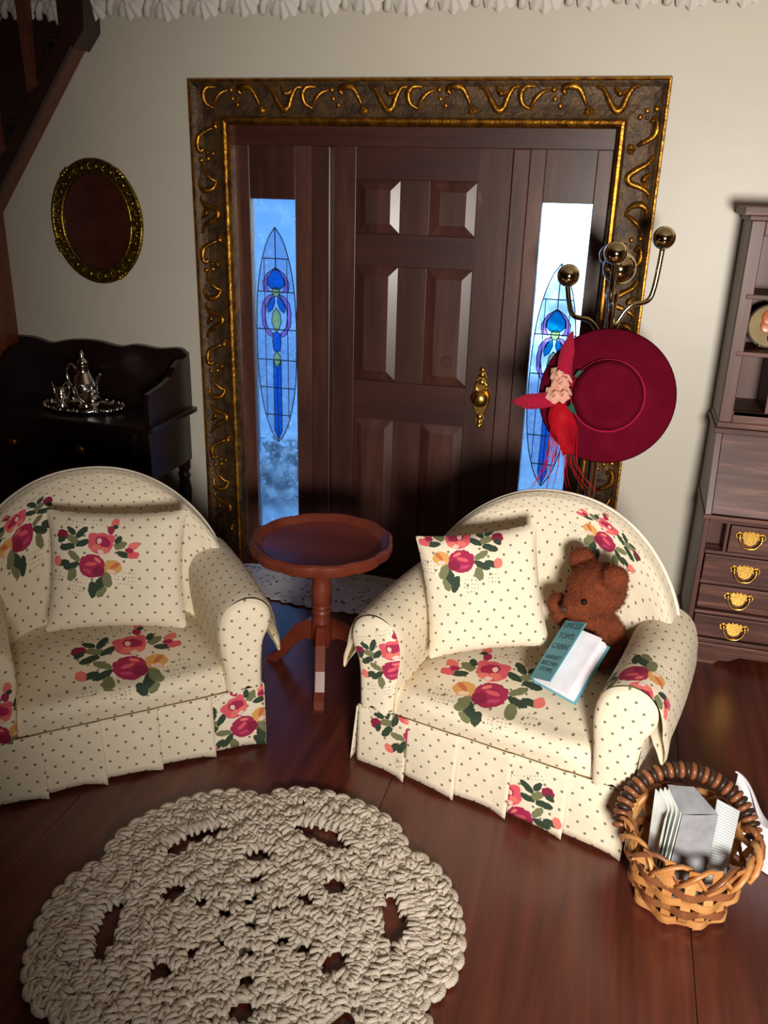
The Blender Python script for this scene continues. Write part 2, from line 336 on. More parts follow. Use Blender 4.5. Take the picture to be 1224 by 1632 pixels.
def tag(o, label, cat, group=None):
    o['label'] = label; o['category'] = cat
    if group: o['group'] = group
    return o
def thing(name, label, cat, loc=(0, 0, 0), rz=0, group=None):
    o = bpy.data.objects.new(name, None); C.objects.link(o); o.location = loc; o.rotation_euler = (0, 0, rz); o.empty_display_size = .1
    return tag(o, label, cat, group)
def struct(o): o['kind'] = 'structure'; return o
def sroot(name, loc=(0, 0, 0)):
    o = bpy.data.objects.new(name, None); C.objects.link(o); o.location = loc; return struct(o)
def spline(pts, n=6):
    """Catmull-Rom through pts"""
    P = [Vector(p) for p in pts]; out = []
    for i in range(len(P)-1):
        a, b, c, d = P[max(i-1, 0)], P[i], P[i+1], P[min(i+2, len(P)-1)]
        for k in range(n):
            t = k/n; out.append(.5*((2*b)+(c-a)*t+(2*a-5*b+4*c-d)*t*t+(3*b-a-3*c+d)*t**3))
    out.append(P[-1]); return out
FAR = (9.0, 9.0)
def cloth(name, fn, nu, nv, su, sv, parent, spray=None, flip=1, srot=0, mat=None, closed=False, uvfn=None, uoff=(0, 0), thick=0, smooth=2, sscale=1.0):
    """grid surface fn(u,v); fab UV = metres; spray=(s,t) middle of the printed spray in metres of the sheet"""
    vs, fs, fab = [], [], []
    for j in range(nv+1):
        for i in range(nu+1):
            u, v = i/nu, j/nv; vs.append(tuple(fn(u, v))); fab.append(uvfn(u, v) if uvfn else (u*su, v*sv))
    for j in range(nv):
        for i in range(nu):
            a = j*(nu+1)+i; fs.append((a, a+1, a+nu+2, a+nu+1))
    me = bpy.data.meshes.new(name); me.from_pydata(vs, [], fs)
    l1 = me.uv_layers.new(name='fab'); l2 = me.uv_layers.new(name='spray')
    cs, sn = math.cos(R(srot)), math.sin(R(srot))
    for lp in me.loops:
        s, t = fab[lp.vertex_index]; l1.data[lp.index].uv = (s+uoff[0], t+uoff[1])
        if spray is None: l2.data[lp.index].uv = FAR
        else:
            a, b = (s-spray[0])*flip/sscale, (t-spray[1])/sscale; l2.data[lp.index].uv = (a*cs+b*sn, -a*sn+b*cs)
    if smooth: me.polygons.foreach_set('use_smooth', [True]*len(me.polygons))
    me.update()
    o = link(name, me, mat or M['chintz'], parent)
    if thick:
        sd = o.modifiers.new('thickness', 'SOLIDIFY'); sd.thickness = thick; sd.offset = 0
    return o

# ================================================================== SETTING
WY = 3.90
fl = struct(MB().box(-3.2, 3.0, -2.6, 4.05, -.06, -.012).build('floor', M['floor']))
seam = .379; pw = .95; k0 = -9
gx = seam-pw*4
pi = 0
while gx < 3.0:
    x0, x1 = max(gx, -3.1)+.0006, min(gx+pw, 2.98)-.0006
    if x1 > x0:
        MB().box(x0, x1, -2.6, 3.99, -.02, 0, .0025).build('plank', M['floor'], fl)
    gx += pw
wb = MB()
wb.box(-3.2, -1.83, WY, WY+.12, 0, 2.75).box(-.085, 3.0, WY, WY+.12, 0, 2.75).box(-1.83, -.085, WY, WY+.12, 2.15, 2.75)
struct(wb.build('wall_back', M['wall']))
struct(MB().box(-3.2, -3.09, -2.6, WY, 0, 2.75).build('wall_left', M['leftwood']))
struct(MB().box(3.0, 3.1, -2.6, WY+.12, 0, 2.75).build('added_wall_right', M['wall_dim']))  # unseen, added to close the open side against sky light
struct(MB().box(-3.2, 3.1, -2.7, -2.6, 0, 2.75).build('added_wall_front', M['wall_dim']))  # unseen, added across the open front to keep sky light out
struct(MB().box(-3.2, 3.1, -2.7, WY+.12, 2.75, 2.85).build('ceiling', M['ceil']))

# cornice of plaster shells
cor = sroot('trim_1', (0, WY, 0))
MB().box(-3.05, 2.9, -.03, 0, 2.60, 2.75).build('cornice_backing', M['plaster'], cor)
def shell():
    def h(u, v):  # u -1..1, v 0..1
        return 0
    vs, fs = [], []; nu, nv = 22, 10
    for j in range(nv+1):
        for i in range(nu+1):
            u = -1+2*i/nu; v = j/nv
            a = u*1.15; r = .1*v
            wave = 1+.09*math.cos(u*14)*v
            x = math.sin(a)*r*wave*.98; z = .11-math.cos(a)*r*wave*1.1
            y = -.034-.03*math.sin(math.pi*min(1, v*1.02))-.012*abs(math.cos(u*9))*v
            vs.append((x, y, z))
    for j in range(nv):
        for i in range(nu):
            a = j*(nu+1)+i; fs.append((a, a+1, a+nu+2, a+nu+1))
    m = MB().add(vs, fs)
    m.tube(spline([(-.07, -.05, .085), (-.085, -.06, .05), (-.09, -.05, .01)], 4), [.016]*8+[.006], 8)
    m.ball((0, -.06, .075), .022, 10, 6)
    return m
sh = shell().mesh('cornice_shell', 2)
x = -3.0
k = 0
while x < 2.8:
    o = link('cornice_shell', sh, M['plaster'], cor, (x, 0, 2.545+.006*math.sin(k*2.1))); x += .183; k += 1

# ---------------- gilded picture-frame door surround
FX0, FX1, FT, FW = -2.003, .077, 2.312, .188
fr = sroot('trim_2', (0, WY, 0))
def bar(L, mitre0, mitre1, prof):
    """bar along +x length L; prof list of (t across inward, h out of wall)"""
    vs, fs = [], []; n = len(prof)
    for t, h in prof: vs.append((mitre0*t, -h, -t))
    for t, h in prof: vs.append((L-mitre1*t, -h, -t))
    for i in range(n-1): fs.append((i, i+1, i+1+n, i+n))
    fs.append((n-1, 0, n, 2*n-1)); fs += [tuple(range(n)), tuple(range(2*n-1, n-1, -1))]
    return MB().add(vs, fs)
dark = [(.012, 0), (.012, .040), (.022, .036), (.035, .028), (.06, .022), (.10, .022), (.135, .027), (.15, .030), (.158, .036), (.158, 0)]
lipo = [(0, 0), (0, .038), (.004, .047), (.010, .048), (.014, .042), (.014, 0)]
lipi = [(.156, 0), (.156, .038), (.162, .045), (.172, .046), (.18, .040), (.188, .022), (.188, -.03), (.156, -.03)]
def strokes():
    S = []
    def st(pts, r0, rm, r1, n=6):
        p = spline([(a, -.024-h, -b) for a, b, h in pts], n); k = len(p)
        rr = [1.55*(r0+(rm-r0)*min(1, 2*i/(k-1))) if i <= (k-1)/2 else 1.55*(rm+(r1-rm)*(2*i/(k-1)-1)) for i in range(k)]
        return MB().tube(p, rr, 7).mesh('scroll', 2)
    S.append(st([(.062, .034, 0), (.022, .036, .010), (.004, .062, .012), (.014, .10, .008), (.046, .118, 0)], .004, .0095, .004))
    S.append(st([(.045, .12, 0), (.055, .095, .008), (.085, .06, .010), (.12, .045, 0)], .003, .007, .003))
    S.append(st([(.185, .062, .004), (.172, .045, .010), (.195, .034, .012), (.235, .042, .01), (.262, .085, .006), (.27, .105, 0)], .006, .0095, .004))
    S.append(st([(.30, .125, .0), (.275, .128, .010), (.29, .110, .006)], .007, .010, .004, 4))
    S.append(st([(.305, .034, .004), (.335, .05, .011), (.36, .09, .012), (.385, .122, .010), (.41, .115, .008), (.425, .075, .008), (.445, .04, .008), (.47, .034, 0)], .005, .010, .004))
    S.append(st([(.372, .034, 0), (.388, .055, .008), (.405, .06, .006), (.43, .042, 0)], .004, .009, .003))
    B = [MB().ball((a, -.028, -b), r*1.25, 10, 6, (1, .8, 1)).mesh('bead', 2) for a, b, r in ((.135, .045, .0105), (.142, .08, .009), (.165, .105, .0095), (.168, .078, .006))]
    return S, B
SC, BD = strokes()
def frame_bar(L, loc, rot, m0, m1, per, off, flip=False):
    b = bar(L, m0, m1, dark).build('frame_rail', M['bronze'], fr, loc=loc, rot=rot)
    bar(L, m0, m1, lipo).build('outer_lip', M['gold'], b); bar(L, m0, m1, lipi).build('inner_lip', M['gold'], b)
    # fluted ground between the scrolls
    s = off
    while s+.1 < L-.02:
        for me in SC+BD:
            x0 = min(v.co.x for v in me.vertices); x1 = max(v.co.x for v in me.vertices)
            if s+x0 < .05 or s+x1 > L-.05: continue
            link('scroll' if me in SC else 'bead', me, M['gold'], b, (s, 0, 0))
        s += per
frame_bar(FX1-FX0, (FX0, 0, FT), (0, 0, 0), 1, 1, .474, .07)
frame_bar(FT, (FX0, 0, 0), (0, -R(90), 0), 0, 1, .49, -.12)          # left: along +z, across = +x
frame_bar(FT, (FX1, 0, FT), (0, R(90), 0), 1, 0, .49, -.02)         # right: along -z, across = -x
# joins: cut line at the upper right mitre
# ---------------- door surround, door, sidelights
sur = sroot('trim_3', (0, WY, 0))
MB().box(-1.825, -.09, .008, .09, 2.045, 2.15, .003).build('header', M['doorh'], sur)
MB().box(-1.43, -1.342, .004, .09, .02, 2.045, .004).build('post', M['door'], sur)
MB().box(-.525, -.455, .004, .09, .02, 2.045, .004).build('post', M['post'], sur)
MB().box(-1.825, -.09, -.02, .10, 0, .02, .003).build('threshold', M['doorh'], sur)
door = sroot('door_1', (0, WY, 0))
DY0, DY1 = .03, .085
MB().box(-1.34, -1.228, DY0, DY1, .022, 2.047, .002).build('stile', M['door'], door)
MB().box(-.675, -.527, DY0, DY1, .022, 2.047, .002).build('stile', M['door'], door)
for z0, z1 in ((1.912, 2.047), (1.54, 1.68), (.815, 1.005), (.022, .20)):
    MB().box(-1.228, -.675, DY0, DY1, z0, z1, .002).build('rail', M['doorh'], door)
for z0, z1 in ((1.68, 1.912), (1.005, 1.54), (.20, .815)):
    MB().box(-1.02, -.885, DY0+.001, DY1, z0, z1, .002).build('mullion', M['door'], door)
    for x0, x1 in ((-1.228, -1.02), (-.885, -.675)):
        e = .046; a, b2 = DY0+.0175, DY0+.003
        vs = [(x0, a, z0), (x1, a, z0), (x1, a, z1), (x0, a, z1), (x0+e, b2, z0+e), (x1-e, b2, z0+e), (x1-e, b2, z1-e), (x0+e, b2, z1-e), (x0, DY1-.005, z0), (x1, DY1-.005, z0), (x1, DY1-.005, z1), (x0, DY1-.005, z1)]
        MB().add(vs, [(0, 1, 5, 4), (1, 2, 6, 5), (2, 3, 7, 6), (3, 0, 4, 7), (4, 5, 6, 7), (8, 11, 10, 9), (0, 8, 9, 1), (1, 9, 10, 2), (2, 10, 11, 3), (3, 11, 8, 0)]).build('raised_panel', M['door'], door)
dh = MB().prism([(-.014, .0), (-.022, .03), (-.014, .05), (-.03, .08), (-.042, .12), (-.042, .15), (-.03, .185), (-.018, .205), (-.024, .225), (-.012, .245), (-.016, .262), (0, .275), (.016, .262), (.012, .245), (.024, .225), (.018, .205), (.03, .185), (.042, .15), (.042, .12), (.03, .08), (.014, .05), (.022, .03), (.014, 0), (0, -.012)], -.012, 0, .006).build('door_plate', M['brass2'], door, loc=(-.597, DY0, .832))
MB().lathe([(.012, 0), (.012, .02), (.034, .026), (.038, .036), (.03, .048), (.016, .054), (.0, .055)], 20, (0, -.008, .135), (0, -1, 0)).build('knob', M['brass2'], dh, smooth=True)
for z, r in ((.268, .012), (.245, .014), (.21, .016), (.045, .015), (.02, .013), (.0, .011)): MB().ball((0, -.014, z), r, 12, 8, (1, .6, 1)).build('boss', M['brass2'], dh, smooth=2)
MB().tube([(math.cos(a)*.026, -.016, .19+math.sin(a)*.024) for a in [i*math.pi/10 for i in range(21)]], .006, 8).build('ring', M['brass2'], dh, smooth=2)
MB().lathe([(.0, .004), (.018, .004), (.021, .008), (.026, .008), (.028, 0)], 24, (-.775, DY0+.004, 1.12), (0, -1, 0)).build('bell_mark', M['door'], door, smooth=True)

def sidelight(name, x0, x1, g0, g1, zt, zb, cz, topz, tipz, lilac):
    w = sroot(name, (0, WY, 0)); a, b = .022, .075
    MB().box(x0, g0, a, b, .02, 2.047, .003).build('stile', M['post'], w); MB().box(g1, x1, a, b, .02, 2.047, .003).build('stile', M['post'], w)
    MB().box(g0, g1, a+.006, b, zt, 2.047, .002).build('top_panel', M['door'], w); MB().box(g0, g1, a+.006, b, .02, zb, .002).build('bottom_panel', M['door'], w)
    MB().box(g0, g1, .048, .052, zb, zt).build('pane', M['pane'], w)
    film = MB(); y = .044; cx = (g0+g1)/2; hw = (g1-g0)/2*.93
    ctr = (topz+tipz)/2; hh = (topz-tipz)/2
    def P(px, pz): return (cx+px*hw, pz)
    def lead(pts, r=.0026): MB().tube([(p[0], y, p[1]) for p in pts], r, 5).build('leading', M['came'], w)
    def piece(pts, mat): MB().prism(pts, y-.0005, y+.003).build('glass_piece', M[mat], w)
    def side(z):  # half width of the lancet at z
        q = (z-ctr)/hh; return max(0, 1-abs(q)**2.6)**.75
    for s in (-1, 1): lead([(cx+s*hw*side(topz-2*hh*i/24), topz-2*hh*i/24) for i in range(25)])
    zz = [topz-2*hh*i/24 for i in range(1, 24)]
    MB().prism([(cx, topz)]+[(cx+hw*side(z), z) for z in zz]+[(cx, tipz)]+[(cx-hw*side(z), z) for z in zz[::-1]], y+.0034, y+.0038).build('lancet_film', M['gpale'], w)
    lead([P(0, topz), P(0, cz+.098)])
    for dz in (.155, -.0, -.18, -.33, -.47, -.61, -.73):
        z = cz+dz
        if tipz+.03 < z < topz-.03: s = side(z); lead([P(-s, z), P(s, z)])
    for s in (-1, 1): lead([P(s*.56, cz+.155), P(s*.56, tipz+.13)], .002)
    # flower
    k = .103/ .103
    def sym(f, mat, n=10):
        piece(f, mat); lead(f+[f[0]], .0022)
    spade = [(0, .10), (.16, .085), (.40, .055), (.42, .02), (.24, .004), (0, 0), (-.24, .004), (-.42, .02), (-.40, .055), (-.16, .085)]
    sym([P(a, cz+.012+h) for a, h in spade], 'gblue' if lilac else 'gcyan')
    for s in (-1, 1):
        sym([P(s*a, cz+h) for a, h in [(.04, .112), (.42, .085), (.66, .045), (.62, .0), (.30, -.004), (.46, .03), (.44, .06), (.2, .092)]], 'gpurple')
        sym([P(s*a, cz+h) for a, h in [(.12, -.01), (.4, -.02), (.66, -.05), (.74, -.10), (.70, -.16), (.46, -.205), (.2, -.22), (.2, -.2), (.46, -.17), (.56, -.12), (.5, -.07), (.3, -.035)]], 'gpurple')
        sym([P(s*a, cz+h) for a, h in [(.1, -.02), (.3, -.04), (.46, -.075), (.4, -.10), (.2, -.085), (.06, -.05)]], 'gblue' if lilac else 'gcyan')
    sym([P(a*.2, cz+h*.022) for a, h in [(math.cos(i*math.pi/6), math.sin(i*math.pi/6)) for i in range(12)]], 'ggreen')
    sym([P(a, cz+h) for a, h in [(0, -.075), (.18, -.10), (.24, -.14), (.12, -.18), (0, -.19), (-.12, -.18), (-.24, -.14), (-.18, -.10)]], 'ggreen')
    sym([P(a, cz+h) for a, h in [(0, -.19), (.16, -.2), (.22, -.24), (.16, -.285), (0, -.29), (-.16, -.285), (-.22, -.24), (-.16, -.2)]], 'gblue')
    sym([P(a, cz+h) for a, h in [(0, -.285), (.17, -.31), (.15, -.35), (0, -.365), (-.15, -.35), (-.17, -.31)]], 'ggreen')
    sym([P(a, z) for a, z in [(.2, cz-.33), (.2, tipz+.06), (0, tipz+.01), (-.2, tipz+.06), (-.2, cz-.33), (0, cz-.37)]], 'gblue')
    lead([P(0, cz-.37), P(0, tipz)], .002)
    return w
sidelight('window_1', -1.812, -1.43, -1.742, -1.518, 1.815, .16, 1.393, 1.691, .64, True)
sidelight('window_2', -.455, -.088, -.390, -.178, 1.835, .16, 1.278, 1.588, .56, False)

# outside: pale ground, an added white board and a dark shrub
struct(MB().box(-9, 9, 4.15, 16, -.06, -.01).build('ground_outside', M['soil']))
struct(MB().box(-2.2, 1.2, 12, 12.2, -.01, 2.6).build('added_white_board', M['plaster']))  # white board added so the right pane shows bright at the top
def shrub(loc, n, r, label):
    s = thing('shrub', label, 'shrub', loc)
    m = MB()
    for i in range(n):
        c = Vector((random.gauss(0, r*.45), random.gauss(0, r*.4), abs(random.gauss(r*.6, r*.45))))
        d = Vector((random.uniform(-1, 1), random.uniform(-1, 1), random.uniform(-.3, 1))).normalized(); e = d.cross(Vector((random.random(), random.random(), random.random()))).normalized()
        L = random.uniform(.04, .09); m.add([c, c+d*L*.5+e*L*.25, c+d*L, c+d*L*.5-e*L*.25], [(0, 1, 2, 3)])
    m.build('foliage', M['leafdark'], s)
    MB().tube([(0, 0, -.01), (.01, 0, r)], [.02, .008], 6).build('stem', M['leafdark'], s)
shrub((-2.02, 4.85, 0), 620, .24, 'dark leafy shrub outside the sidelight by the washstand')

# ---------------- staircase (upper left)
stc = thing('staircase', 'dark brown wooden staircase rising along the wall above the washstand', 'staircase', (0, 0, 0))
def zs(x): return 1.707+(x+3.087)*1.297
xe = -2.52; ya, yb = 3.775, 3.893
MB().prism([(-3.085, zs(-3.085)), (xe, zs(xe)), (xe, zs(xe)+.11), (-3.085, zs(-3.085)+.11)], ya, ya+.03).build('stringer', M['stair'], stc)
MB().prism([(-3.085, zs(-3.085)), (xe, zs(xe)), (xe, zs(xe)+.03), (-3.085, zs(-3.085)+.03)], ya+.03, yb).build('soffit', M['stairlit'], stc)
MB().prism([(-3.085, zs(-3.085)+.03), (xe, zs(xe)+.03), (-2.45, 2.56), (-2.45, 2.748), (-3.085, 2.748)], yb-.012, yb).build('wall_string', M['stair'], stc)
MB().prism([(xe, zs(xe)), (-2.508, 2.425), (-2.443, 2.50), (-2.432, 2.748), (xe-.05, 2.748), (xe-.05, zs(xe)+.06)], ya-.012, yb).build('landing_post', M['stair'], stc)
for i in range(4):
    x0 = -3.06+i*.13; z = zs(x0)+.20
    MB().box(x0, x0+.15, ya+.005, yb-.012, z, z+.02, .003).build('tread', M['stair'], stc)
    MB().box(x0+.125, x0+.14, ya+.02, yb-.012, z+.02, z+.16, .002).build('riser', M['stair'], stc)
for x in (-2.955, -2.738):
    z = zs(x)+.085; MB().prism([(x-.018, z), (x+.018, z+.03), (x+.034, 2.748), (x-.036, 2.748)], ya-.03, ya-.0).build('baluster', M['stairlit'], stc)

# ================================================================== OBJECTS
# ---------------- armchairs
def armchair(label, loc, rz, bq, group):
    t = thing('armchair', label, 'armchair', loc, rz, group)
    W = .46; AI = .32; D = .60
    MB().box(-.43, .43, .03, .64, .012, .30).build('base', M['welt'], t)
    # seat cushion
    def seat(u, v):
        x = (u-.5)*2; ex = math.copysign(abs(x)**1, x)
        # v: 0..0.3 front face from bottom up, then top to rear
        cr = 1-abs(x)**6
        if v < .3:
            q = v/.3; a = q*math.pi/2; y = .022-.035*math.sin(q*math.pi*.8)*cr+.05*(1-math.cos(a))*q; z = .205+.125*math.sin(a)
        else:
            q = (v-.3)/.7; y = .05+q*.46+0*x; z = .33+.028*math.sin(min(1, q*1.6)*math.pi/2)*cr+.012*math.sin(q*math.pi)*cr
            y = .072+q*.49
        return (x*(AI+.018), y, z-.02*(abs(x)**8))
    cloth('seat_cushion', seat, 36, 40, .65, .62, t, **bq.get('seat', {}))
    # back
    def top(x): return .555+.338*max(0, 1-(abs(x)/.457)**2.1)**.7
    pr = [(-.02, .25), (-.035, .36), (-.03, .52), (-.012, .70), (.015, .86), (.035, .945), (.06, .985), (.085, 1.0), (.105, .985), (.115, .93), (.118, .7), (.118, .25)]
    def back(u, v):
        x = (u-.5)*2*.455; tz = top(x)
        f = v*(len(pr)-1); i = min(int(f), len(pr)-2); q = f-i
        a, b = pr[i], pr[i+1]; y = a[0]+(b[0]-a[0])*q; zf = a[1]+(b[1]-a[1])*q
        wrap = .17*(abs(x)/.455)**3
        zz = .23+(tz-.23)*((zf-.25)/.75)
        return (x, .54+y-wrap*(1 if y < .06 else .75), zz)
    def buv(u, v): return ((u-.5)*1.05, v*1.15)
    cloth('backrest', back, 60, 66, 1, 1, t, uvfn=buv, **bq.get('back', {}))
    MB().tube([(lambda p: (p[0], p[1]+.004, p[2]+.004))(back(i/60, 7.6/11)) for i in range(61)], .0075, 6).build('welt', M['welt'], t, smooth=2)
    # arms
    sec = [(.012, .22), (.004, .34), (-.004, .44), (.004, .51), (.036, .558), (.09, .580), (.140, .570), (.178, .537), (.198, .485), (.206, .43), (.208, .385), (.198, .384), (.182, .42), (.164, .44), (.152, .40), (.145, .22)]
    spl = spline([(a, 0, b) for a, b in sec], 3)
    ln = [0]
    for i in range(1, len(spl)): ln.append(ln[-1]+(spl[i]-spl[i-1]).length)
    for s, key in ((-1, 'armL'), (1, 'armR')):
        def arm(u, v, s=s):
            f = v*(len(spl)-1); i = min(int(f), len(spl)-2); q = f-i; p = spl[i].lerp(spl[i+1], q)
            y = .012+u*.55; x, z = p.x, p.z
            if 9*3 <= f <= 12.5*3: z -= .03*max(0, 1-u*5); x += .012*max(0, 1-u*6)
            z += .012*math.sin(u*math.pi*.5)*(z > .45)
            rd = .014*max(0, 1-u*22)**2
            cxm, czm = .09, .42
            x += (cxm-x)*rd*4; z += (czm-z)*rd*1.2*(z > .45)
            return (s*(AI+x+.008*math.sin(u*math.pi)), y, z)
        def auv(u, v): 
            f = v*(len(spl)-1); i = min(int(f), len(spl)-2); q = f-i
            return (u*.5, (ln[i]+(ln[i+1]-ln[i])*q))
        a = cloth('arm', arm, 30, 66, 1, 1, t, uvfn=auv, uoff=(.013*s, .02), **bq.get(key, {}))
        # padded front of the arm
        out = [(.02, .215), (.010, .34), (.000, .44), (.008, .505), (.036, .55), (.09, .571), (.138, .561), (.170, .53), (.180, .49), (.172, .45), (.152, .41), (.142, .33), (.140, .215)]
        oc = spline([(p[0], 0, p[1]) for p in out], 4)
        half = len(oc)
        def fr_(u, v, s=s):
            # v ring 0 (rim) .. 1 (centre); u around outline
            f = u*(half-1); i = min(int(f), half-2); p = oc[i].lerp(oc[i+1], f-i)
            cx, cz = .085, min(max(p.z, .25), .48)
            k = 1-v
            x = cx+(p.x-cx)*k; z = cz+(p.z-cz)*k
            y = .014-.026*math.sqrt(max(0, 1-k**4))
            return (s*(AI+x), y, z)
        cloth('arm_front', fr_, 60, 10, 1, 1, t, uvfn=lambda u, v, s=s: (lambda p: (p[0]+.5, p[2]))(fr_(u, v, s)), **bq.get(key+'f', {}))
    # skirt: box-pleated panels
    per = [(-.445, .60), (-.468, .02), (.468, .02), (.445, .60)]
    def run(p0, p1, n, outv, zoff, sprays, lead=.0):
        p0 = Vector((p0[0], p0[1], 0)); p1 = Vector((p1[0], p1[1], 0)); d = p1-p0; L = d.length; d.normalize(); ov = Vector((outv[0], outv[1], 0))
        for i in range(n):
            a, b = i/n*L-.004, (i+1)/n*L+.006
            ph = random.uniform(-1, 1)
            def f(u, v, a=a, b=b, ph=ph, i=i):
                # v 0 bottom .. 1 top
                w = 1-v
                out = .002+w*(.006+.026*u**1.5)+.003*u*v+.005*w*math.sin(u*5+ph)
                z = .012+.212*v+zoff*v-(.010*u**4-.006*math.sin(u*math.pi))*w
                p = p0+d*(a+(b-a)*u)+ov*out
                return (p.x, p.y, z)
            cloth('skirt_panel', f, 14, 10, L/n, .215, t, uoff=(i*.17, .03*i), thick=.003, **sprays.get(i, {}))
    run((-.46, .0), (.455, .0), 5 if True else 4, (0, -1), .01, bq.get('skirt', {}))
    run((.462, .0), (.445, .655), 3, (1, 0), .012, {})
    run((-.445, .655), (-.462, .0), 3, (-1, 0), .0, {})
    run((.445, .665), (-.445, .665), 4, (0, 1), .0, {})
    return t
S = lambda *a, **k: dict(spray=a, **k)
c1 = armchair('cream rose-print armchair holding the teddy bear and the teal book', (-.258, 2.285, 0), R(-12.5), {
    'seat': S(.27, .27, flip=-1, srot=-8, sscale=1.25), 'back': S(.20, .50, flip=-1, srot=12), 'armR': S(.03, .42, srot=70), 'armLf': S(.165, .435, srot=20, sscale=.9),
    'skirt': {0: S(.20, .20, srot=40), 3: S(.03, .03, flip=-1, srot=-20)}}, 'pair of rose-print armchairs')
c2 = armchair('cream rose-print armchair in front of the dark washstand', (-1.415, 2.09, 0), R(41), {
    'seat': S(.37, .27, sscale=1.25), 'back': S(-.28, .44, flip=-1), 'armLf': S(.11, .30), 'skirt': {4: S(.10, .11, srot=30)}}, 'pair of rose-print armchairs')

def pillow(label, center, size, rot, spray, **kw):
    t = thing('throw_pillow', label, 'pillow', (0, 0, 0), 0, 'square throw pillows')
    a, b = size
    def face(sg):
        def f(u, v):
            x, y = (u-.5)*2, (v-.5)*2
            pin = 1-.075*(1-(x*x)*(1))*(abs(y)**3); pin2 = 1-.075*(1-(y*y))*(abs(x)**3)
            h = .055*(max(0, (1-x**4)*(1-y**4)))**.55
            h += .006*math.sin(x*5+1)*math.sin(y*4)*(1-x*x)*(1-y*y)
            return (x*a/2*pin2, -sg*h, y*b/2*pin)
        return f
    t.location = center; t.rotation_euler = rot
    cloth('pillow_face', face(1), 34, 34, a, b, t, spray=spray, **kw)
    cloth('pillow_back', face(-1), 24, 24, a, b, t)
    return t
pillow('rose-print throw pillow leaning in the armchair with the bear', (-.345, 2.60, .615), (.41, .42), (R(-20), R(-9), R(14)), (.14, .36), flip=-1, srot=10)
pillow('rose-print throw pillow in the armchair by the washstand', (-1.585, 2.36, .615), (.47, .42), (R(-22), R(3), R(27)), (.17, .26), flip=1, srot=-8)

# ---------------- teddy bear
def remeshed(name, spheres, vox, parent, mat):
    m = MB()
    for c, r, s in spheres: m.ball(c, r, 18, 12, s)
    tmp = m.build(name+'_tmp', None)
    rm = tmp.modifiers.new('r', 'REMESH'); rm.mode = 'VOXEL'; rm.voxel_size = vox
    sm = tmp.modifiers.new('s', 'SMOOTH'); sm.factor = .5; sm.iterations = 3
    dg = bpy.context.evaluated_depsgraph_get(); dg.update()
    me = bpy.data.meshes.new_from_object(tmp.evaluated_get(dg)); old = tmp.data
    bpy.data.objects.remove(tmp); bpy.data.meshes.remove(old)
    me.name = name; me.polygons.foreach_set('use_smooth', [True]*len(me.polygons)); me.materials.clear(); me.materials.append(mat)
    return link(name, me, mat, parent)
bear = thing('teddy_bear', 'brown fuzzy teddy bear sitting against the arm of the armchair', 'teddy bear', (.019, 2.621, .370))
FD = Vector((-.72, -.62, -.18)).normalized(); FS = Vector((.62, -.76, .05)).normalized(); FU = FD.cross(FS)*-1
if FU.z < 0: FU = -FU
HC = Vector((.004, -.016, .308))
def hp(f, s, u): return tuple(HC+FD*f+FS*s+FU*u)
one = (1, 1, 1)
sph = [(HC[:], .094, (1.03, 1.0, .93)), (hp(.062, 0, -.028), .058, one), (hp(.09, 0, -.032), .040, one), (hp(.106, 0, -.03), .026, one),
       (hp(-.012, .088, .07), .042, (1, .8, 1)), (hp(-.012, -.088, .07), .042, (1, .8, 1)),
       ((0.012, .032, .098), .078, (1, .8, 1.1)), ((.0, .02, .185), .066, one)]
def limb(pts, r0, r1):
    P = spline(pts, 5)
    return [(p[:], r0+(r1-r0)*i/(len(P)-1), one) for i, p in enumerate(P)]
sph += limb([(-.06, .01, .16), (-.095, .015, .185), (-.112, .0, .230)], .038, .036)
sph += limb([(.06, .03, .16), (.085, .03, .12), (.085, .02, .08)], .040, .034)
sph += limb([(-.04, .03, .05), (-.06, .03, .045), (-.075, .03, .045)], .042, .038)
sph += limb([(.05, .03, .05), (.06, .02, .045), (.065, .015, .045)], .042, .038)
body = remeshed('body', sph, .0075, bear, M['bear'])
fm = MB(); me = body.data
for p in me.polygons:
    if random.random() < .8:
        c = Vector(p.center); nrm = Vector(p.normal)
        for _ in range(2):
            d = (nrm+Vector((random.gauss(0, .5), random.gauss(0, .5), random.gauss(0, .5)))).normalized(); e = d.cross(Vector((random.gauss(0, 1), random.gauss(0, 1), random.gauss(0, 1)))).normalized()
            L = random.uniform(.006, .013); q = c+Vector((random.uniform(-.004, .004), random.uniform(-.004, .004), random.uniform(-.004, .004)))
            fm.add([q-e*.0008, q+e*.0008, q+d*L], [(0, 1, 2)])
fo = fm.build('fur', M['bear'], bear); fo['kind'] = 'stuff'
for s in (1, -1): MB().ball(hp(.084, s*.046, .004), .0105, 12, 8).build('eye', M['black'], bear, smooth=2)
MB().ball(hp(.129, 0, -.024), .013, 12, 8, (1, 1, .8)).build('nose', M['nose'], bear, smooth=2)

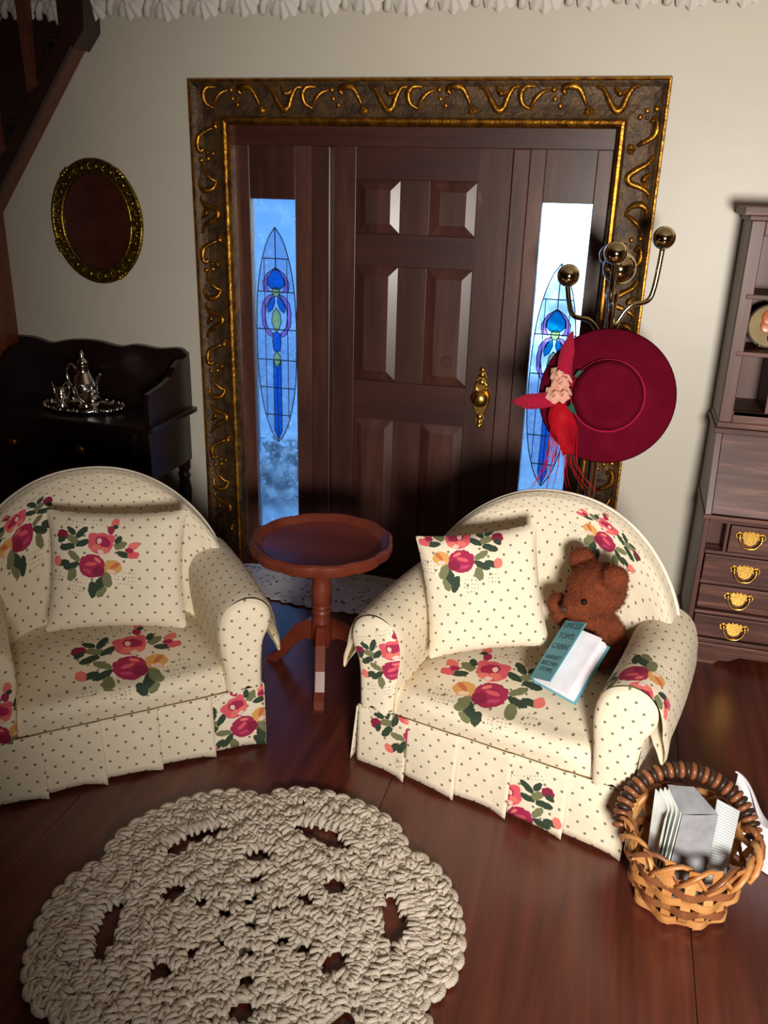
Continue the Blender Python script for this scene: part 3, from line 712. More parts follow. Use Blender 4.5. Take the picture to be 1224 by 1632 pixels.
# ---------------- teal book
def book():
    A = Vector((-.1384, 2.4355, .402)); B = Vector((-.0517, 2.5834, .5442)); Cc = Vector((-.0006, 2.3763, .3796))
    eh = (B-A).normalized(); h = (B-A).length; ew = (Cc-A); ew -= eh*ew.dot(eh); w = ew.length; ew.normalize(); n = ew.cross(eh); 
    if n.z < 0: n = -n
    mw = Matrix(((ew.x, eh.x, n.x, A.x), (ew.y, eh.y, n.y, A.y), (ew.z, eh.z, n.z, A.z), (0, 0, 0, 1)))
    t = thing('book', 'small teal book with white pages open on the armchair seat', 'book'); t.matrix_world = mw
    MB().box(0, w, 0, h, -.012, -.008).build('back_cover', M['teal'], t)
    MB().box(-.006, .0, 0, h, -.012, .030).build('spine', M['teal'], t)
    # page block, slightly fanned
    m = MB()
    for i in range(7):
        a = R(2+i*2.4+(10 if i > 4 else 0)); z0 = -.006+i*.0045
        L = w*.95
        m.add([(0, .006, z0), (0, h-.006, z0), (L*math.cos(a), h-.006, z0+L*math.sin(a)*.5), (L*math.cos(a), .006, z0+L*math.sin(a)*.5),
               (0, .006, z0-.003), (0, h-.006, z0-.003), (L*math.cos(a), h-.006, z0-.003+L*math.sin(a)*.5), (L*math.cos(a), .006, z0-.003+L*math.sin(a)*.5)],
              [(0, 3, 2, 1), (4, 5, 6, 7), (0, 1, 5, 4), (1, 2, 6, 5), (2, 3, 7, 6), (3, 0, 4, 7)])
    m.build('pages', M['page'], t)
    ang = R(40); ca, sa = math.cos(ang), math.sin(ang)
    cw = .108; cov = MB().box(0, cw, 0, h, 0, .004).build('front_cover', M['teal'], t); cov.location = (-.003, 0, .030); cov.rotation_euler = (0, -ang, 0)
    for i, (tx, sz, yy) in enumerate((("UNCLE", .029, .195), ("TOM'S", .029, .155), ("CABIN", .029, .115), ("HARRIET", .021, .075), ("BEECHER", .021, .052), ("STOWE", .021, .029))):
        cu = bpy.data.curves.new('title', 'FONT'); cu.body = tx; cu.size = sz; cu.align_x = 'CENTER'; cu.extrude = .0002
        to = bpy.data.objects.new('tmp', cu); C.objects.link(to); dg = bpy.context.evaluated_depsgraph_get(); dg.update()
        me = bpy.data.meshes.new_from_object(to.evaluated_get(dg)); bpy.data.objects.remove(to); me.materials.clear()
        link('title_line', me, M['print'], cov, (cw*.5, yy, .0045))
book()

# ---------------- pie-crust tripod table
tb = thing('tripod_table', 'reddish brown pie-crust tripod table on the lace mat', 'table', (-1.02, 2.88, 0))
def pie(zlist):
    vs, fs = [], []; n = 96
    for r, z in zlist:
        for j in range(n):
            a = 2*math.pi*j/n; sc = 1+.032*abs(math.cos(a*6))**.7*(r > .2)-.016*(r > .2)
            vs.append((r*sc*math.cos(a), r*sc*math.sin(a), z))
    k = len(zlist)
    for i in range(k-1):
        for j in range(n):
            a, b = i*n+j, i*n+(j+1) % n; fs.append((a, b, b+n, a+n))
    fs += [tuple(range(n-1, -1, -1)), tuple(range((k-1)*n, k*n))]
    return MB().add(vs, fs)
pie([(.12, .545), (.24, .548), (.268, .562), (.276, .585), (.274, .602), (.264, .608), (.250, .604), (.236, .586), (.225, .582), (.02, .582)]).build('table_top', M['table'], tb, smooth=True)
MB().lathe([(.05, .545), (.038, .535), (.035, .50), (.041, .492), (.035, .482), (.041, .474), (.035, .464), (.041, .455), (.036, .445), (.036, .42), (.040, .40), (.040, .335), (.035, .325), (.041, .315), (.035, .304), (.041, .293), (.036, .283), (.040, .26), (.042, .17), (.034, .135), (.0, .125)], 24).build('pedestal', M['table'], tb, smooth=True)
for ang in (-73, 47, 167):
    d = [(.02, .25), (.06, .245), (.12, .20), (.18, .12), (.215, .05), (.245, .03), (.262, .012), (.262, .0), (.215, .0), (.185, .03), (.15, .08), (.10, .135), (.06, .16), (.02, .16)]
    MB().prism(d, -.02, .02, .004).build('leg', M['table'], tb, rot=(0, 0, R(ang)))

# ---------------- lace mat by the door
n = 120; vs = [(0, 0, .004)]; fs = []
for ring, q in ((1, .5), (2, .93), (3, 1.0)):
    for j in range(n):
        a = 2*math.pi*j/n; ry = .30 if math.sin(a) < 0 else .135
        sc = q*(1+(.022 if ring == 3 else 0)*(1 if j % 2 else -1))
        vs.append((.66*sc*math.cos(a), ry*sc*math.sin(a), .004+.002*math.sin(a*9)*(ring == 2)))
for j in range(n): fs.append((0, 1+j, 1+(j+1) % n))
for i in range(2):
    for j in range(n):
        a, b = 1+i*n+j, 1+i*n+(j+1) % n; fs.append((a, a+n, b+n, b))
lm = MB().add(vs, fs).build('lace_mat', M['lace'], loc=(-1.17, 3.705, .003))
tag(lm, 'white lace doormat on the floor before the front door', 'mat')
sd = lm.modifiers.new('thickness', 'SOLIDIFY'); sd.thickness = .004

# ---------------- crochet rug
rug = thing('crochet_rug', 'round cream crocheted rug with scalloped petals and slots', 'rug', (-.767, 1.598, 0))
SP0 = 50; SL0 = 20   # spokes at 50+60k, slots at 20+60k
def adiff(a, b): return (a-b+180) % 360-180
def lobe(a):
    d = min(abs(adiff(a, SL0+60*k)) for k in range(6)); return .548-.062*(d/30)**4
def hole(r, a):
    for k in range(6):
        ds = R(adiff(a, SP0+60*k))*r
        for rr, h1, h2 in ((.092, .021, .020), (.172, .027, .024), (.258, .043, .031)):
            if (ds/h1)**2+((r-rr)/h2)**2 < 1: return True
        dl = R(adiff(a, SL0+60*k))*r; bend = .392-1.1*dl*dl
        if abs(dl) < .108 and abs(r-bend) < .034*math.sqrt(max(0, 1-(dl/.108)**2)): return True
    return r < .02
def stitch(m, p, d, L, r, z):
    d = Vector((d[0], d[1], 0)).normalized(); s = Vector((-d.y, d.x, 0))
    for sg in (-1, 1):
        a = p+s*sg*r*1.5-d*L*.5; b = p+s*sg*r*.35+d*L*.5; mid = (a+b)/2
        m.tube([(a.x, a.y, z-.006), (a.x*.65+mid.x*.35, a.y*.65+mid.y*.35, z+.007), (mid.x*.5+b.x*.5, mid.y*.5+b.y*.5, z+.009), (b.x, b.y, z-.004)], [r*.55, r, r, r*.5], 6)
rm = MB(); rows = 26
for i in range(rows):
    base = .032+i*.0206
    n = max(8, int(2*math.pi*base/.0235))
    for j in range(n):
        a = 360*(j+.5*(i % 2))/n+random.uniform(-1, 1)*.5
        if base > .44:
            r = .44+(base-.44)*(lobe(a)-.44)/(.548-.44)
        else: r = base
        r += random.uniform(-.004, .004)
        if hole(r, a): continue
        ar = R(a); p = Vector((r*math.cos(ar), r*math.sin(ar), 0))
        tw = random.uniform(-.6, .6)+(1.0 if i % 2 else -.3)
        nearslot = any(abs(R(adiff(a, SL0+60*k))*r) < .10 for k in range(6)) and .41 < r < .48
        if nearslot: tw = random.uniform(-.1, .1)
        dd = Vector((math.cos(ar+tw), math.sin(ar+tw)))
        stitch(rm, p, dd, .042 if nearslot else .033, .0076*random.uniform(.85, 1.15), .015+random.uniform(-.005, .007))
rm.build('stitches', M['rug'], rug, smooth=2)
# backing web between the stitches
wm = MB(); nr, na = 60, 300; idx = {}
for i in range(nr):
    for j in range(na):
        r = .016+(i+.5)*.57/nr; a = 360*(j+.5)/na
        if hole(r, a) or r > lobe(a)-.035: continue
        r0, r1 = .016+i*.57/nr, .016+(i+1)*.57/nr; a0, a1 = R(360*j/na), R(360*(j+1)/na); q = []
        for key in ((i, j, r0, a0), (i+1, j, r1, a0), (i+1, (j+1) % na, r1, a1), (i, (j+1) % na, r0, a1)):
            kk = key[:2]
            if kk not in idx: idx[kk] = len(wm.v); wm.v.append((key[2]*math.cos(key[3]), key[2]*math.sin(key[3]), .009))
            q.append(idx[kk])
        wm.f.append(tuple(q))
wm.build('web', M['rug'], rug)
em = MB()   # shell edging
for k in range(66):
    a = 360*k/66; r = lobe(a)+.001; ar = R(a); c = Vector((r*math.cos(ar), r*math.sin(ar), .016)); o_ = Vector((math.cos(ar), math.sin(ar), 0)); s_ = Vector((-o_.y, o_.x, 0))
    em.tube([c+s_*.024*math.cos(q)+o_*(.02*math.sin(q))+Vector((0, 0, .006*math.sin(q))) for q in [i*math.pi/6-.3 for i in range(8)]], [.006]+[.0105]*6+[.006], 6)
    em.ball((c+o_*.004)[:], .012, 8, 6)
em.build('shell_edge', M['rug'], rug, smooth=2)

# ---------------- coat rack and hat
cr = thing('coat_rack', 'polished brass coat rack with ball-tipped arms behind the armchair', 'coat rack', (-.045, 3.36, 0))
MB().lathe([(.15, 0), (.15, .012), (.12, .03), (.04, .045), (.025, .07), (.018, .09), (.018, 1.50), (.022, 1.51), (.022, 1.535), (.010, 1.55), (.010, 1.575)], 20).build('pole', M['brass'], cr, smooth=True)
MB().ball((.012, 0, 1.625), .060, 28, 18).build('finial', M['brass'], cr, smooth=2)
def rarm(tip, zb, az):
    tx, ty, tz = tip
    P = spline([(.012*math.cos(az), .012*math.sin(az), zb), (tx*.16, ty*.16, zb+.10), (tx*.42, ty*.42, zb+.17), (tx*.80, ty*.80, zb+.19), (tx*.93, ty*.93, zb+.24), (tx, ty, tz-.03)], 6)
    a = MB().tube(P, .0095, 10).build('arm', M['brass'], cr, smooth=2)
    MB().ball(tip, .041, 24, 16).build('ball_tip', M['brass'], a, smooth=2)
rarm((-.165, -.06, 1.595), 1.26, 3.5); rarm((.155, .03, 1.735), 1.32, .2); rarm((-.005, -.13, 1.685), 1.33, -1.6); rarm((-.03, .15, 1.66), 1.33, 1.6)
for az in (0, 90, 180, 270):
    ca, sa = math.cos(R(az+8)), math.sin(R(az+8))
    a = MB().tube(spline([(0, 0, 1.14), (.06*ca, .06*sa, 1.13), (.11*ca, .11*sa, 1.16), (.15*ca, .15*sa, 1.24)], 5), .008, 8).build('hook', M['brass'], cr, smooth=2)
    MB().ball((.155*ca, .155*sa, 1.265), .030, 18, 12).build('hook_ball', M['brass'], a, smooth=2)
for az in (45, 165, 285):
    ca, sa = math.cos(R(az)), math.sin(R(az)); MB().tube(spline([(.02*ca, .02*sa, .2), (.12*ca, .12*sa, .12), (.2*ca, .2*sa, .02)], 5), .011, 8).build('foot', M['brass'], cr, smooth=2)

hat = thing('hat', 'crimson velvet hat with ribbon, rose and feather hanging on the coat rack', 'hat', (-.021, 3.14, 1.196))
ax = Vector((.06, -1, .26)).normalized(); hat.rotation_euler = ax.to_track_quat('Z', 'Y').to_euler()
MB().lathe([(.10, .004), (.18, -.006), (.235, -.020), (.243, -.016), (.236, -.009), (.18, .010), (.125, .016)], 64).build('brim', M['hat'], hat, smooth=2)
MB().lathe([(.128, .006), (.124, .05), (.116, .078), (.104, .09), (.090, .088), (.06, .072), (.0, .064)], 64).build('crown', M['hat'], hat, smooth=2)
MB().lathe([(.1285, .010), (.131, .012), (.131, .034), (.1275, .036)], 64).build('hat_band', M['ribbon'], hat, smooth=2)
# local frame of hat: x ~ image right?, find camera-right / up in hat space
qi = hat.rotation_euler.to_quaternion().inverted()
HX = (qi @ Vector((1, 0, 0))); HX.z = 0; HX.normalize(); HY = (qi @ Vector((0, 0, 1))); HY.z = 0; HY.normalize()
def hl(x, y, z): return tuple(HX*x+HY*y+Vector((0, 0, z)))
def strip(name, pts, w, mat, nrm=Vector((0, 0, 1))):
    P = spline([hl(*p) for p in pts], 6); vs = []; fs = []
    for i, p in enumerate(P):
        t = (P[min(i+1, len(P)-1)]-P[max(i-1, 0)]).normalized(); s = t.cross(nrm).normalized()
        q = i/(len(P)-1); ww = w(q); vs += [p-s*ww+nrm*.004*math.sin(q*7), p+s*ww-nrm*.004*math.sin(q*7)]
    for i in range(len(P)-1): fs.append((2*i, 2*i+1, 2*i+3, 2*i+2))
    o = MB().add(vs, fs).build(name, mat, hat, smooth=2); sd = o.modifiers.new('thickness', 'SOLIDIFY'); sd.thickness = .0025; return o
strip('ribbon_tail', [(-.15, .02, .03), (-.16, .08, .05), (-.155, .15, .05), (-.145, .215, .045)], lambda q: (.028*(1-.2*q))*min(1, (1-q)/.35+.08), M['ribbon'])
strip('ribbon_tail', [(-.16, 0, .03), (-.20, -.03, .05), (-.27, -.045, .05), (-.335, -.05, .045)], lambda q: (.022+.006*math.sin(q*3))*min(1, (1-q)/.3+.12), M['ribbon'])
for i, (x, y, r) in enumerate(((-.165, .035, .036), (-.185, -.015, .032), (-.155, -.01, .030), (-.18, .06, .024))):
    m = MB()
    for k in range(5):
        P = [hl(x+math.cos(q*1.25+k)*r*(1-k*.17), y+math.sin(q*1.25+k)*r*(1-k*.17), .042+k*.008) for q in range(5)]
        m.tube(P, [.004, .010, .011, .010, .004], 6, squash=.6)
    m.ball(hl(x, y, .05), r*.62, 10, 8)
    m.build('ribbon_rose', M['blush'], hat, smooth=2)
for x, y, a in ((-.128, -.035, -60), (-.125, .055, 30), (-.14, -.05, -20)):
    m = MB(); d = (math.cos(R(a)), math.sin(R(a)))
    vs = [hl(x, y, .05), hl(x+d[0]*.025-d[1]*.014, y+d[1]*.025+d[0]*.014, .055), hl(x+d[0]*.05, y+d[1]*.05, .05), hl(x+d[0]*.025+d[1]*.014, y+d[1]*.025-d[0]*.014, .055), hl(x+d[0]*.025, y+d[1]*.025, .045)]
    m.add(vs, [(0, 1, 4), (1, 2, 4), (2, 3, 4), (3, 0, 4), (0, 3, 2, 1)]).build('cloth_leaf', M['leafcloth'], hat)
for i in range(15):
    q = i/14; x1 = -.22+.16*q; ln_ = random.uniform(.16, .36)
    P = spline([hl(-.165+.03*q, -.05, .045), hl(-.185+.09*q, -.13, .045), hl(-.20+.12*q, -.12-ln_*.5, .04), hl(-.27+.28*q+random.uniform(-.02, .02), -.08-ln_, .03)], 5)
    MB().tube(P, [.0026*(1-k/(len(P)))+.0005 for k in range(len(P))], 4).build('feather_barb', M['feather'], hat)
strip('feather_vane', [(-.165, -.04, .044), (-.165, -.10, .046), (-.14, -.16, .042), (-.115, -.22, .036)], lambda q: .034*math.sin(min(1, q*1.3+.25)*math.pi*.8)+.001, M['feather'])

# ---------------- oval mirror, its brown reflection put into the glass colour
mr = thing('oval_frame', 'oval gilt filigree frame on the wall, its mirror glass painted with a brown reflection', 'mirror', (-2.543, WY-.002, 1.683), 0)
A_, B_ = .247, .285
def oval(a, b, y, n=72, ph=0): return [(a*math.cos(2*math.pi*i/n+ph), y, b*math.sin(2*math.pi*i/n+ph)) for i in range(n+1)]
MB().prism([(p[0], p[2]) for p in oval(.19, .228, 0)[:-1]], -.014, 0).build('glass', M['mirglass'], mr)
MB().prism([(p[0], p[2]) for p in oval(.243, .281, 0)[:-1]], -.010, 0, .003).build('back_plate', M['mirgold'], mr)
MB().tube(oval(.244, .282, -.014), .011, 8).build('outer_bead', M['mirgold'], mr, smooth=2)
MB().tube(oval(.192, .230, -.018), .010, 8).build('inner_bead', M['mirgold'], mr, smooth=2)
m1 = MB().ball((0, 0, 0), .014, 10, 6, (1, .7, 1)).mesh('filigree_bead', 2)
lz = MB().tube([(-.022, -.004, -.018), (0, -.012, 0), (.022, -.004, .018)], [.003, .005, .003], 6).tube([(-.022, -.004, .018), (0, -.012, 0), (.022, -.004, -.018)], [.003, .005, .003], 6).mesh('filigree_cross', 2)
for i in range(34):
    a = 2*math.pi*i/34; x, z = .218*math.cos(a), .256*math.sin(a)
    link('filigree_cross' if i % 2 else 'filigree_bead', lz if i % 2 else m1, M['mirgold'], mr, (x, -.017, z), (0, -a, 0))
for a in (8, 52, 128, 205, 300):
    for k in (-1, 0, 1): MB().ball((.247*math.cos(R(a+k*4)), -.02, .285*math.sin(R(a+k*4))), .013, 10, 6).build('rosette', M['mirgold'], mr, smooth=2)

# ---------------- washstand
ws = thing('washstand', 'dark mahogany washstand with scalloped gallery and brass knobs', 'washstand', (0, 0, 0))
X0, X1, Y0, Y1 = -3.06, -2.08, 3.46, 3.885
MB().box(X0-.015, X1+.03, Y0-.03, Y1, .775, .80, .006).build('top_board', M['wash'], ws)
g = spline([(X0, 0, .80), (X0, 0, 1.07), (X0+.03, 0, 1.097), (X0+.10, 0, 1.095), (X0+.2, 0, 1.075), (X0+.33, 0, 1.10), (X0+.46, 0, 1.105), (X0+.60, 0, 1.085), (X0+.70, 0, 1.10), (X0+.82, 0, 1.09), (X0+.93, 0, 1.10), (X1-.01, 0, 1.08), (X1, 0, 1.05), (X1, 0, .80)], 5)
MB().prism([(p.x, p.z) for p in g], Y1-.03, Y1).build('gallery_back', M['wash'], ws)
for x in (X0, X1-.025):
    gs = [(Y1-.03, .80), (Y1-.03, 1.06), (Y1-.10, 1.055), (Y1-.16, 1.03), (Y1-.2, .99), (Y1-.25, .975), (Y1-.30, .965), (Y1-.37, .955), (Y0+.01, .95), (Y0, .93), (Y0, .80)]
    vs = [(x, a, b) for a, b in gs]+[(x+.025, a, b) for a, b in gs]; n = len(gs)
    MB().add(vs, [tuple(range(n)), tuple(range(2*n-1, n-1, -1))]+[(i, (i+1) % n, (i+1) % n+n, i+n) for i in range(n)]).build('gallery_side', M['wash'], ws)
MB().box(X0+.01, X1-.01, Y0+.006, Y1-.01, .52, .775, .004).build('body', M['wash'], ws)
dr = MB().box(X0+.08, X1-.08, Y0-.012, Y0+.02, .545, .75, .005).build('drawer', M['wash'], ws)
for x in (-2.82, -2.44): MB().lathe([(.010, 0), (.010, .014), (.020, .022), (.022, .032), (.014, .042), (0, .044)], 16, (x, Y0-.012, .66), (0, -1, 0)).build('knob', M['dkgold'], dr, smooth=True)
for x in (X0+.04, X1-.04):
    for y in (Y0+.035, Y1-.045):
        MB().lathe([(.016, 0), (.024, .02), (.016, .05), (.026, .10), (.030, .16), (.020, .22), (.028, .235), (.02, .25), (.03, .30), (.034, .36), (.024, .42), (.032, .44), (.022, .46), (.034, .48), (.034, .525)], 16, (x, y, 0)).build('leg', M['wash'], ws, smooth=True)
# silver service
tr = thing('silver_tray', 'ornate oval silver tray on the washstand', 'tray', (-2.55, 3.64, .8005))
m = MB(); vs, fs = [], []; n = 72
for r, z in ((0.01, .004), (.165, .004), (.185, .010), (.205, .022), (.214, .022), (.20, .010), (.17, 0), (.01, 0)):
    for j in range(n):
        a = 2*math.pi*j/n; sc = 1+(.05*math.sin(a*9) if r > .19 else 0); vs.append((r*sc*math.cos(a), r*sc*.62*math.sin(a), z+(.004*math.sin(a*18) if r > .19 else 0)))
for i in range(7):
    for j in range(n):
        a, b = i*n+j, i*n+(j+1) % n; fs.append((a, b, b+n, a+n))
m.add(vs, fs).build('dish', M['silver'], tr, smooth=2)
for i in range(28):
    a = 2*math.pi*i/28; MB().ball((.212*math.cos(a), .132*math.sin(a), .022), .009, 8, 6).build('rim_bead', M['silver'], tr, smooth=2)
def vessel(name, label, cat, loc, s, prof, spout=True, finial=True, handle=True, rz=0):
    t = thing(name, label, cat, loc, R(rz)); q = lambda P: [(a*s, 0, b*s) for a, b in P]
    MB().lathe([(r*s, z*s) for r, z in prof], 24).build('bowl', M['silver'], t, smooth=2)
    top = prof[-1][1]
    if finial:
        MB().lathe([(prof[-1][0]*s*1.02, top*s), (prof[-1][0]*.7*s, (top+.018)*s), (.006*s, (top+.03)*s), (.011*s, (top+.042)*s), (.004*s, (top+.056)*s), (.0, (top+.06)*s)], 20).build('lid', M['silver'], t, smooth=2)
    if spout: MB().tube(spline(q([(.035, .05), (.065, .07), (.07, .11), (.09, .145)]), 5), [.013*s*(1-i/24) for i in range(16)], 8).build('spout', M['silver'], t, smooth=2)
    if handle: MB().tube(spline(q([(-.03, .14), (-.06, .165), (-.088, .14), (-.08, .09), (-.045, .055)]), 5), .006*s, 8).build('handle', M['silver'], t, smooth=2)
    return t
vessel('coffee_pot', 'tall silver coffee pot with finial on the silver tray', 'pot', (-2.55, 3.66, .8065), 1.25, [(.03, 0), (.034, .008), (.02, .018), (.045, .05), (.05, .08), (.04, .11), (.026, .14), (.022, .165), (.026, .17)], rz=-10)
vessel('sugar_bowl', 'small lidded silver sugar bowl beside the coffee pot', 'bowl', (-2.47, 3.60, .8065), .8, [(.03, 0), (.034, .008), (.022, .018), (.05, .05), (.052, .075), (.04, .10), (.036, .105)], spout=False, rz=30)
vessel('creamer', 'small open silver cream jug beside the coffee pot', 'jug', (-2.66, 3.62, .8065), .8, [(.03, 0), (.034, .008), (.02, .018), (.045, .05), (.04, .08), (.03, .10), (.04, .125)], finial=False, rz=160)

# ---------------- secretary desk
SX, SY, SW = .420, 3.49, .86
sc_ = thing('secretary_desk', 'brown wooden secretary desk with brass handles and open shelves', 'desk', (SX, SY, 0))
def part(name, x0, x1, y0, y1, z0, z1, mat='sec', bev=.003, parent=None): return MB().box(x0, x1, y0, y1, z0, z1, bev).build(name, M[mat], parent or sc_)
D_ = .38
# bracket base
MB().prism([(-.015, 0), (.13, 0), (.15, .018), (.19, .022), (.23, .045), (SW-.23, .045), (SW-.19, .022), (SW-.15, .018), (SW-.13, 0), (SW+.015, 0), (SW+.015, .075), (-.015, .075)], -.012, .012).build('bracket_base', M['sec'], sc_)
part('base_side', -.015, .012, .012, D_, 0, .075, 'secv'); part('base_side', SW-.012, SW+.015, .012, D_, 0, .075, 'secv')
part('base_moulding', -.022, SW+.022, -.02, D_, .075, .098); part('base_moulding', -.012, SW+.012, -.01, D_, .098, .115)
part('side', 0, .022, .006, D_, .115, .665, 'secv'); part('side', SW-.022, SW, .006, D_, .115, .665, 'secv'); part('back_panel', .02, SW-.02, D_-.02, D_, .1, 1.8, 'secv')
zs_ = [.115, .232, .372, .508, .645]
for z in zs_[1:]: part('divider', .022, SW-.022, .0, D_-.02, z-.008, z+.006)
part('desk_board', -.006, SW+.006, -.004, D_, .648, .668)
def handle(parent, x, y, z):
    o = [(-.062, .012), (-.05, .026), (-.034, .02), (-.026, .03), (-.016, .024), (-.008, .034), (0, .026), (.008, .034), (.016, .024), (.026, .03), (.034, .02), (.05, .026), (.062, .012), (.058, -.004), (.042, -.008), (.032, -.002), (.022, -.026), (.008, -.034), (0, -.042), (-.008, -.034), (-.022, -.026), (-.032, -.002), (-.042, -.008), (-.058, -.004)]
    p = MB().prism([(a*.95, b*.95) for a, b in o], -.005, 0, .0012).build('handle_plate', M['brass2'], parent, loc=(x, y, z))
    for s in (-1, 1): p2 = MB().ball((s*.042, -.008, .008), .011, 12, 8).build('post', M['brass2'], p, smooth=2)
    MB().tube(spline([(-.042, -.014, .006), (-.040, -.018, -.012), (-.022, -.02, -.036), (0, -.02, -.042), (.022, -.02, -.036), (.040, -.018, -.012), (.042, -.014, .006)], 4), .0045, 8).build('bail', M['brass2'], p, smooth=2)
for i, (z0, z1, xs) in enumerate(((zs_[0], zs_[1], 0), (zs_[1], zs_[2], 0), (zs_[2], zs_[3], 0))):
    yo = [.0, .03, .0][i]; 
    d = part('drawer', .026 if i != 1 else .03, SW-.026, yo-.004, D_-.06, z0+.008, z1-.011-(.014 if i == 1 else 0))
    for x in (.188, SW-.188): handle(d, x, yo-.004, (z0+z1)/2+.0)
part('divider', .088, .102, .0, D_-.02, zs_[3], zs_[4]-.004, 'secv'); part('divider', SW-.102, SW-.088, .0, D_-.02, zs_[3], zs_[4]-.004, 'secv')
part('pigeonhole_back', .02, .09, .09, .10, zs_[3], zs_[4], 'secv')
d = part('drawer', .106, SW-.106, -.006, D_-.06, zs_[3]+.010, zs_[4]-.010); handle(d, .185, -.006, .59); handle(d, SW-.185, -.006, .59)
# slanted fall front
def slant(name, x0, x1, th, mat='sec'):
    a, b = Vector((0, .012, .672)), Vector((0, .10, .985)); n_ = Vector((0, -(b.z-a.z), b.y-a.y)).normalized()*th
    vs = []
    for x in (x0, x1): vs += [(x, a.y, a.z), (x, b.y, b.z), (x, b.y+n_.y, b.z+n_.z), (x, a.y+n_.y, a.z+n_.z)]
    return MB().add(vs, [(0, 1, 2, 3), (7, 6, 5, 4), (0, 4, 5, 1), (1, 5, 6, 2), (2, 6, 7, 3), (3, 7, 4, 0)]).build(name, M[mat], sc_)
slant('fall_front', .024, SW-.024, .014)
for x in (0, SW-.022):
    vs = [(x+q, a, b) for q in (0, .022) for a, b in ((.006, .668), (.095, .99), (D_, .99), (D_, .668))]
    MB().add(vs, [(0, 1, 2, 3), (7, 6, 5, 4), (0, 4, 5, 1), (1, 5, 6, 2), (2, 6, 7, 3), (3, 7, 4, 0)]).build('desk_side', M['secv'], sc_)
part('moulding', -.012, SW+.012, .075, D_, .99, 1.012); part('moulding', -.004, SW+.004, .088, D_, 1.012, 1.034)
HY0 = .10
for x in (0, SW-.022): part('hutch_side', x, x+.022, HY0, D_, 1.034, 1.80, 'secv')
for x in (.0, SW-.05): part('hutch_stile', x, x+.05, HY0-.006, HY0+.012, 1.034, 1.80, 'secv')
part('hutch_rail', .05, SW-.05, HY0-.004, HY0+.012, 1.034, 1.082); part('hutch_rail', .05, SW-.05, HY0-.004, HY0+.012, 1.745, 1.80)
part('shelf', .02, SW-.02, HY0-.004, D_-.02, 1.062, 1.082)
for z in (1.318, 1.535): part('shelf', .022, SW-.022, HY0-.008, D_-.02, z-.018, z, 'sec')
for x in (.165, .36, .56): part('partition', x, x+.016, HY0-.002, D_-.02, 1.07, 1.302, 'secv')
part('cornice', -.012, SW+.012, HY0-.022, D_, 1.80, 1.818); part('cornice', -.035, SW+.035, HY0-.045, D_, 1.818, 1.85)
# plate on its wire stand
pl = thing('plate', 'oval plate painted with fruit on the desk shelf', 'plate', (SX+.145, SY+.215, 1.405), 0); pl.rotation_euler = (R(-12), 0, 0)
MB().prism([(p[0], p[2]) for p in oval(.082, .082*1.0, 0, 40)[:-1]], -.008, .004, .004).build('dish', M['plate'], pl)
MB().tube(oval(.083, .083, -.005, 40), .0045, 8).build('gilt_rim', M['wrapdk'], pl, smooth=2)
for x, z, r, mt in ((.0, .03, .036, 'fruit'), (.03, -.005, .034, 'fruit2'), (-.01, .0, .028, 'fruit'), (.02, -.045, .026, 'fruitleaf')):
    MB().ball((x, -.010, z), r, 14, 8, (1, .12, 1)).build('painted_fruit', M[mt], pl, smooth=2)
st_ = thing('plate_stand', 'thin gold wire plate stand on the desk shelf', 'stand', (SX+.145, SY+.215, 1.3265))
for s in (-1, 1):
    MB().tube(spline([(s*.035, -.06, .012), (s*.035, -.055, .004), (s*.035, .0, .003), (s*.03, .035, .1), (s*.012, .045, .175), (s*.02, .03, .185)], 5), .003, 6).build('wire', M['brass2'], st_, smooth=2)
MB().tube([(-.035, 0, .004), (.035, 0, .004)], .003, 6).build('cross_wire', M['brass2'], st_)

# ---------------- basket
bk = thing('wicker_basket', 'woven cane basket with wrapped handle holding newspapers', 'basket', (.350, 2.07, 0), R(10))
BH = .235
def brad(z): return .118+.058*min(1, z/BH)**.8
MB().lathe([(.0, .004), (.116, .004), (.12, .010), (.0, .012)], 28).build('bottom', M['canedk'], bk)
NS = 18
def ribbon(path_fn, n, w, th, closed=False):
    """flat strip: path_fn(t)->(pos, out normal, along-width vec)"""
    vs, fs = [], []
    for i in range(n+1):
        p, o_, a = path_fn(i/n); vs += [p+a*w/2+o_*th, p-a*w/2+o_*th, p-a*w/2-o_*th, p+a*w/2-o_*th]
    for i in range(n):
        q = i*4
        for k in range(4): fs.append((q+k, q+(k+1) % 4, q+4+(k+1) % 4, q+4+k))
    fs += [(0, 1, 2, 3), tuple(n*4+k for k in (3, 2, 1, 0))]
    return MB().add(vs, fs)
for k in range(NS):
    a = 2*math.pi*k/NS
    def pf(t, a=a, k=k):
        z = .006+t*(BH+.01); r = brad(z)+.006*math.cos(math.pi*(t*5+k)); return Vector((r*math.cos(a), r*math.sin(a), z)), Vector((math.cos(a), math.sin(a), 0)), Vector((-math.sin(a), math.cos(a), 0))
    ribbon(pf, 20, .026, .0016).build('stake', M['cane'], bk)
for j in range(5):
    z = .026+j*.042; ph = j % 2
    def pf(t, z=z, ph=ph, j=j):
        a = 2*math.pi*t; r = brad(z)+.0075*math.cos(NS/2*a*1.0+math.pi*ph)+.001; zz = z+.004*math.sin(a*3+j)
        return Vector((r*math.cos(a), r*math.sin(a), zz)), Vector((math.cos(a), math.sin(a), 0)), Vector((0, 0, 1))
    ribbon(pf, 120, .024, .002).build('weaver', M['cane'] if j % 2 == 0 else M['canedk'], bk)
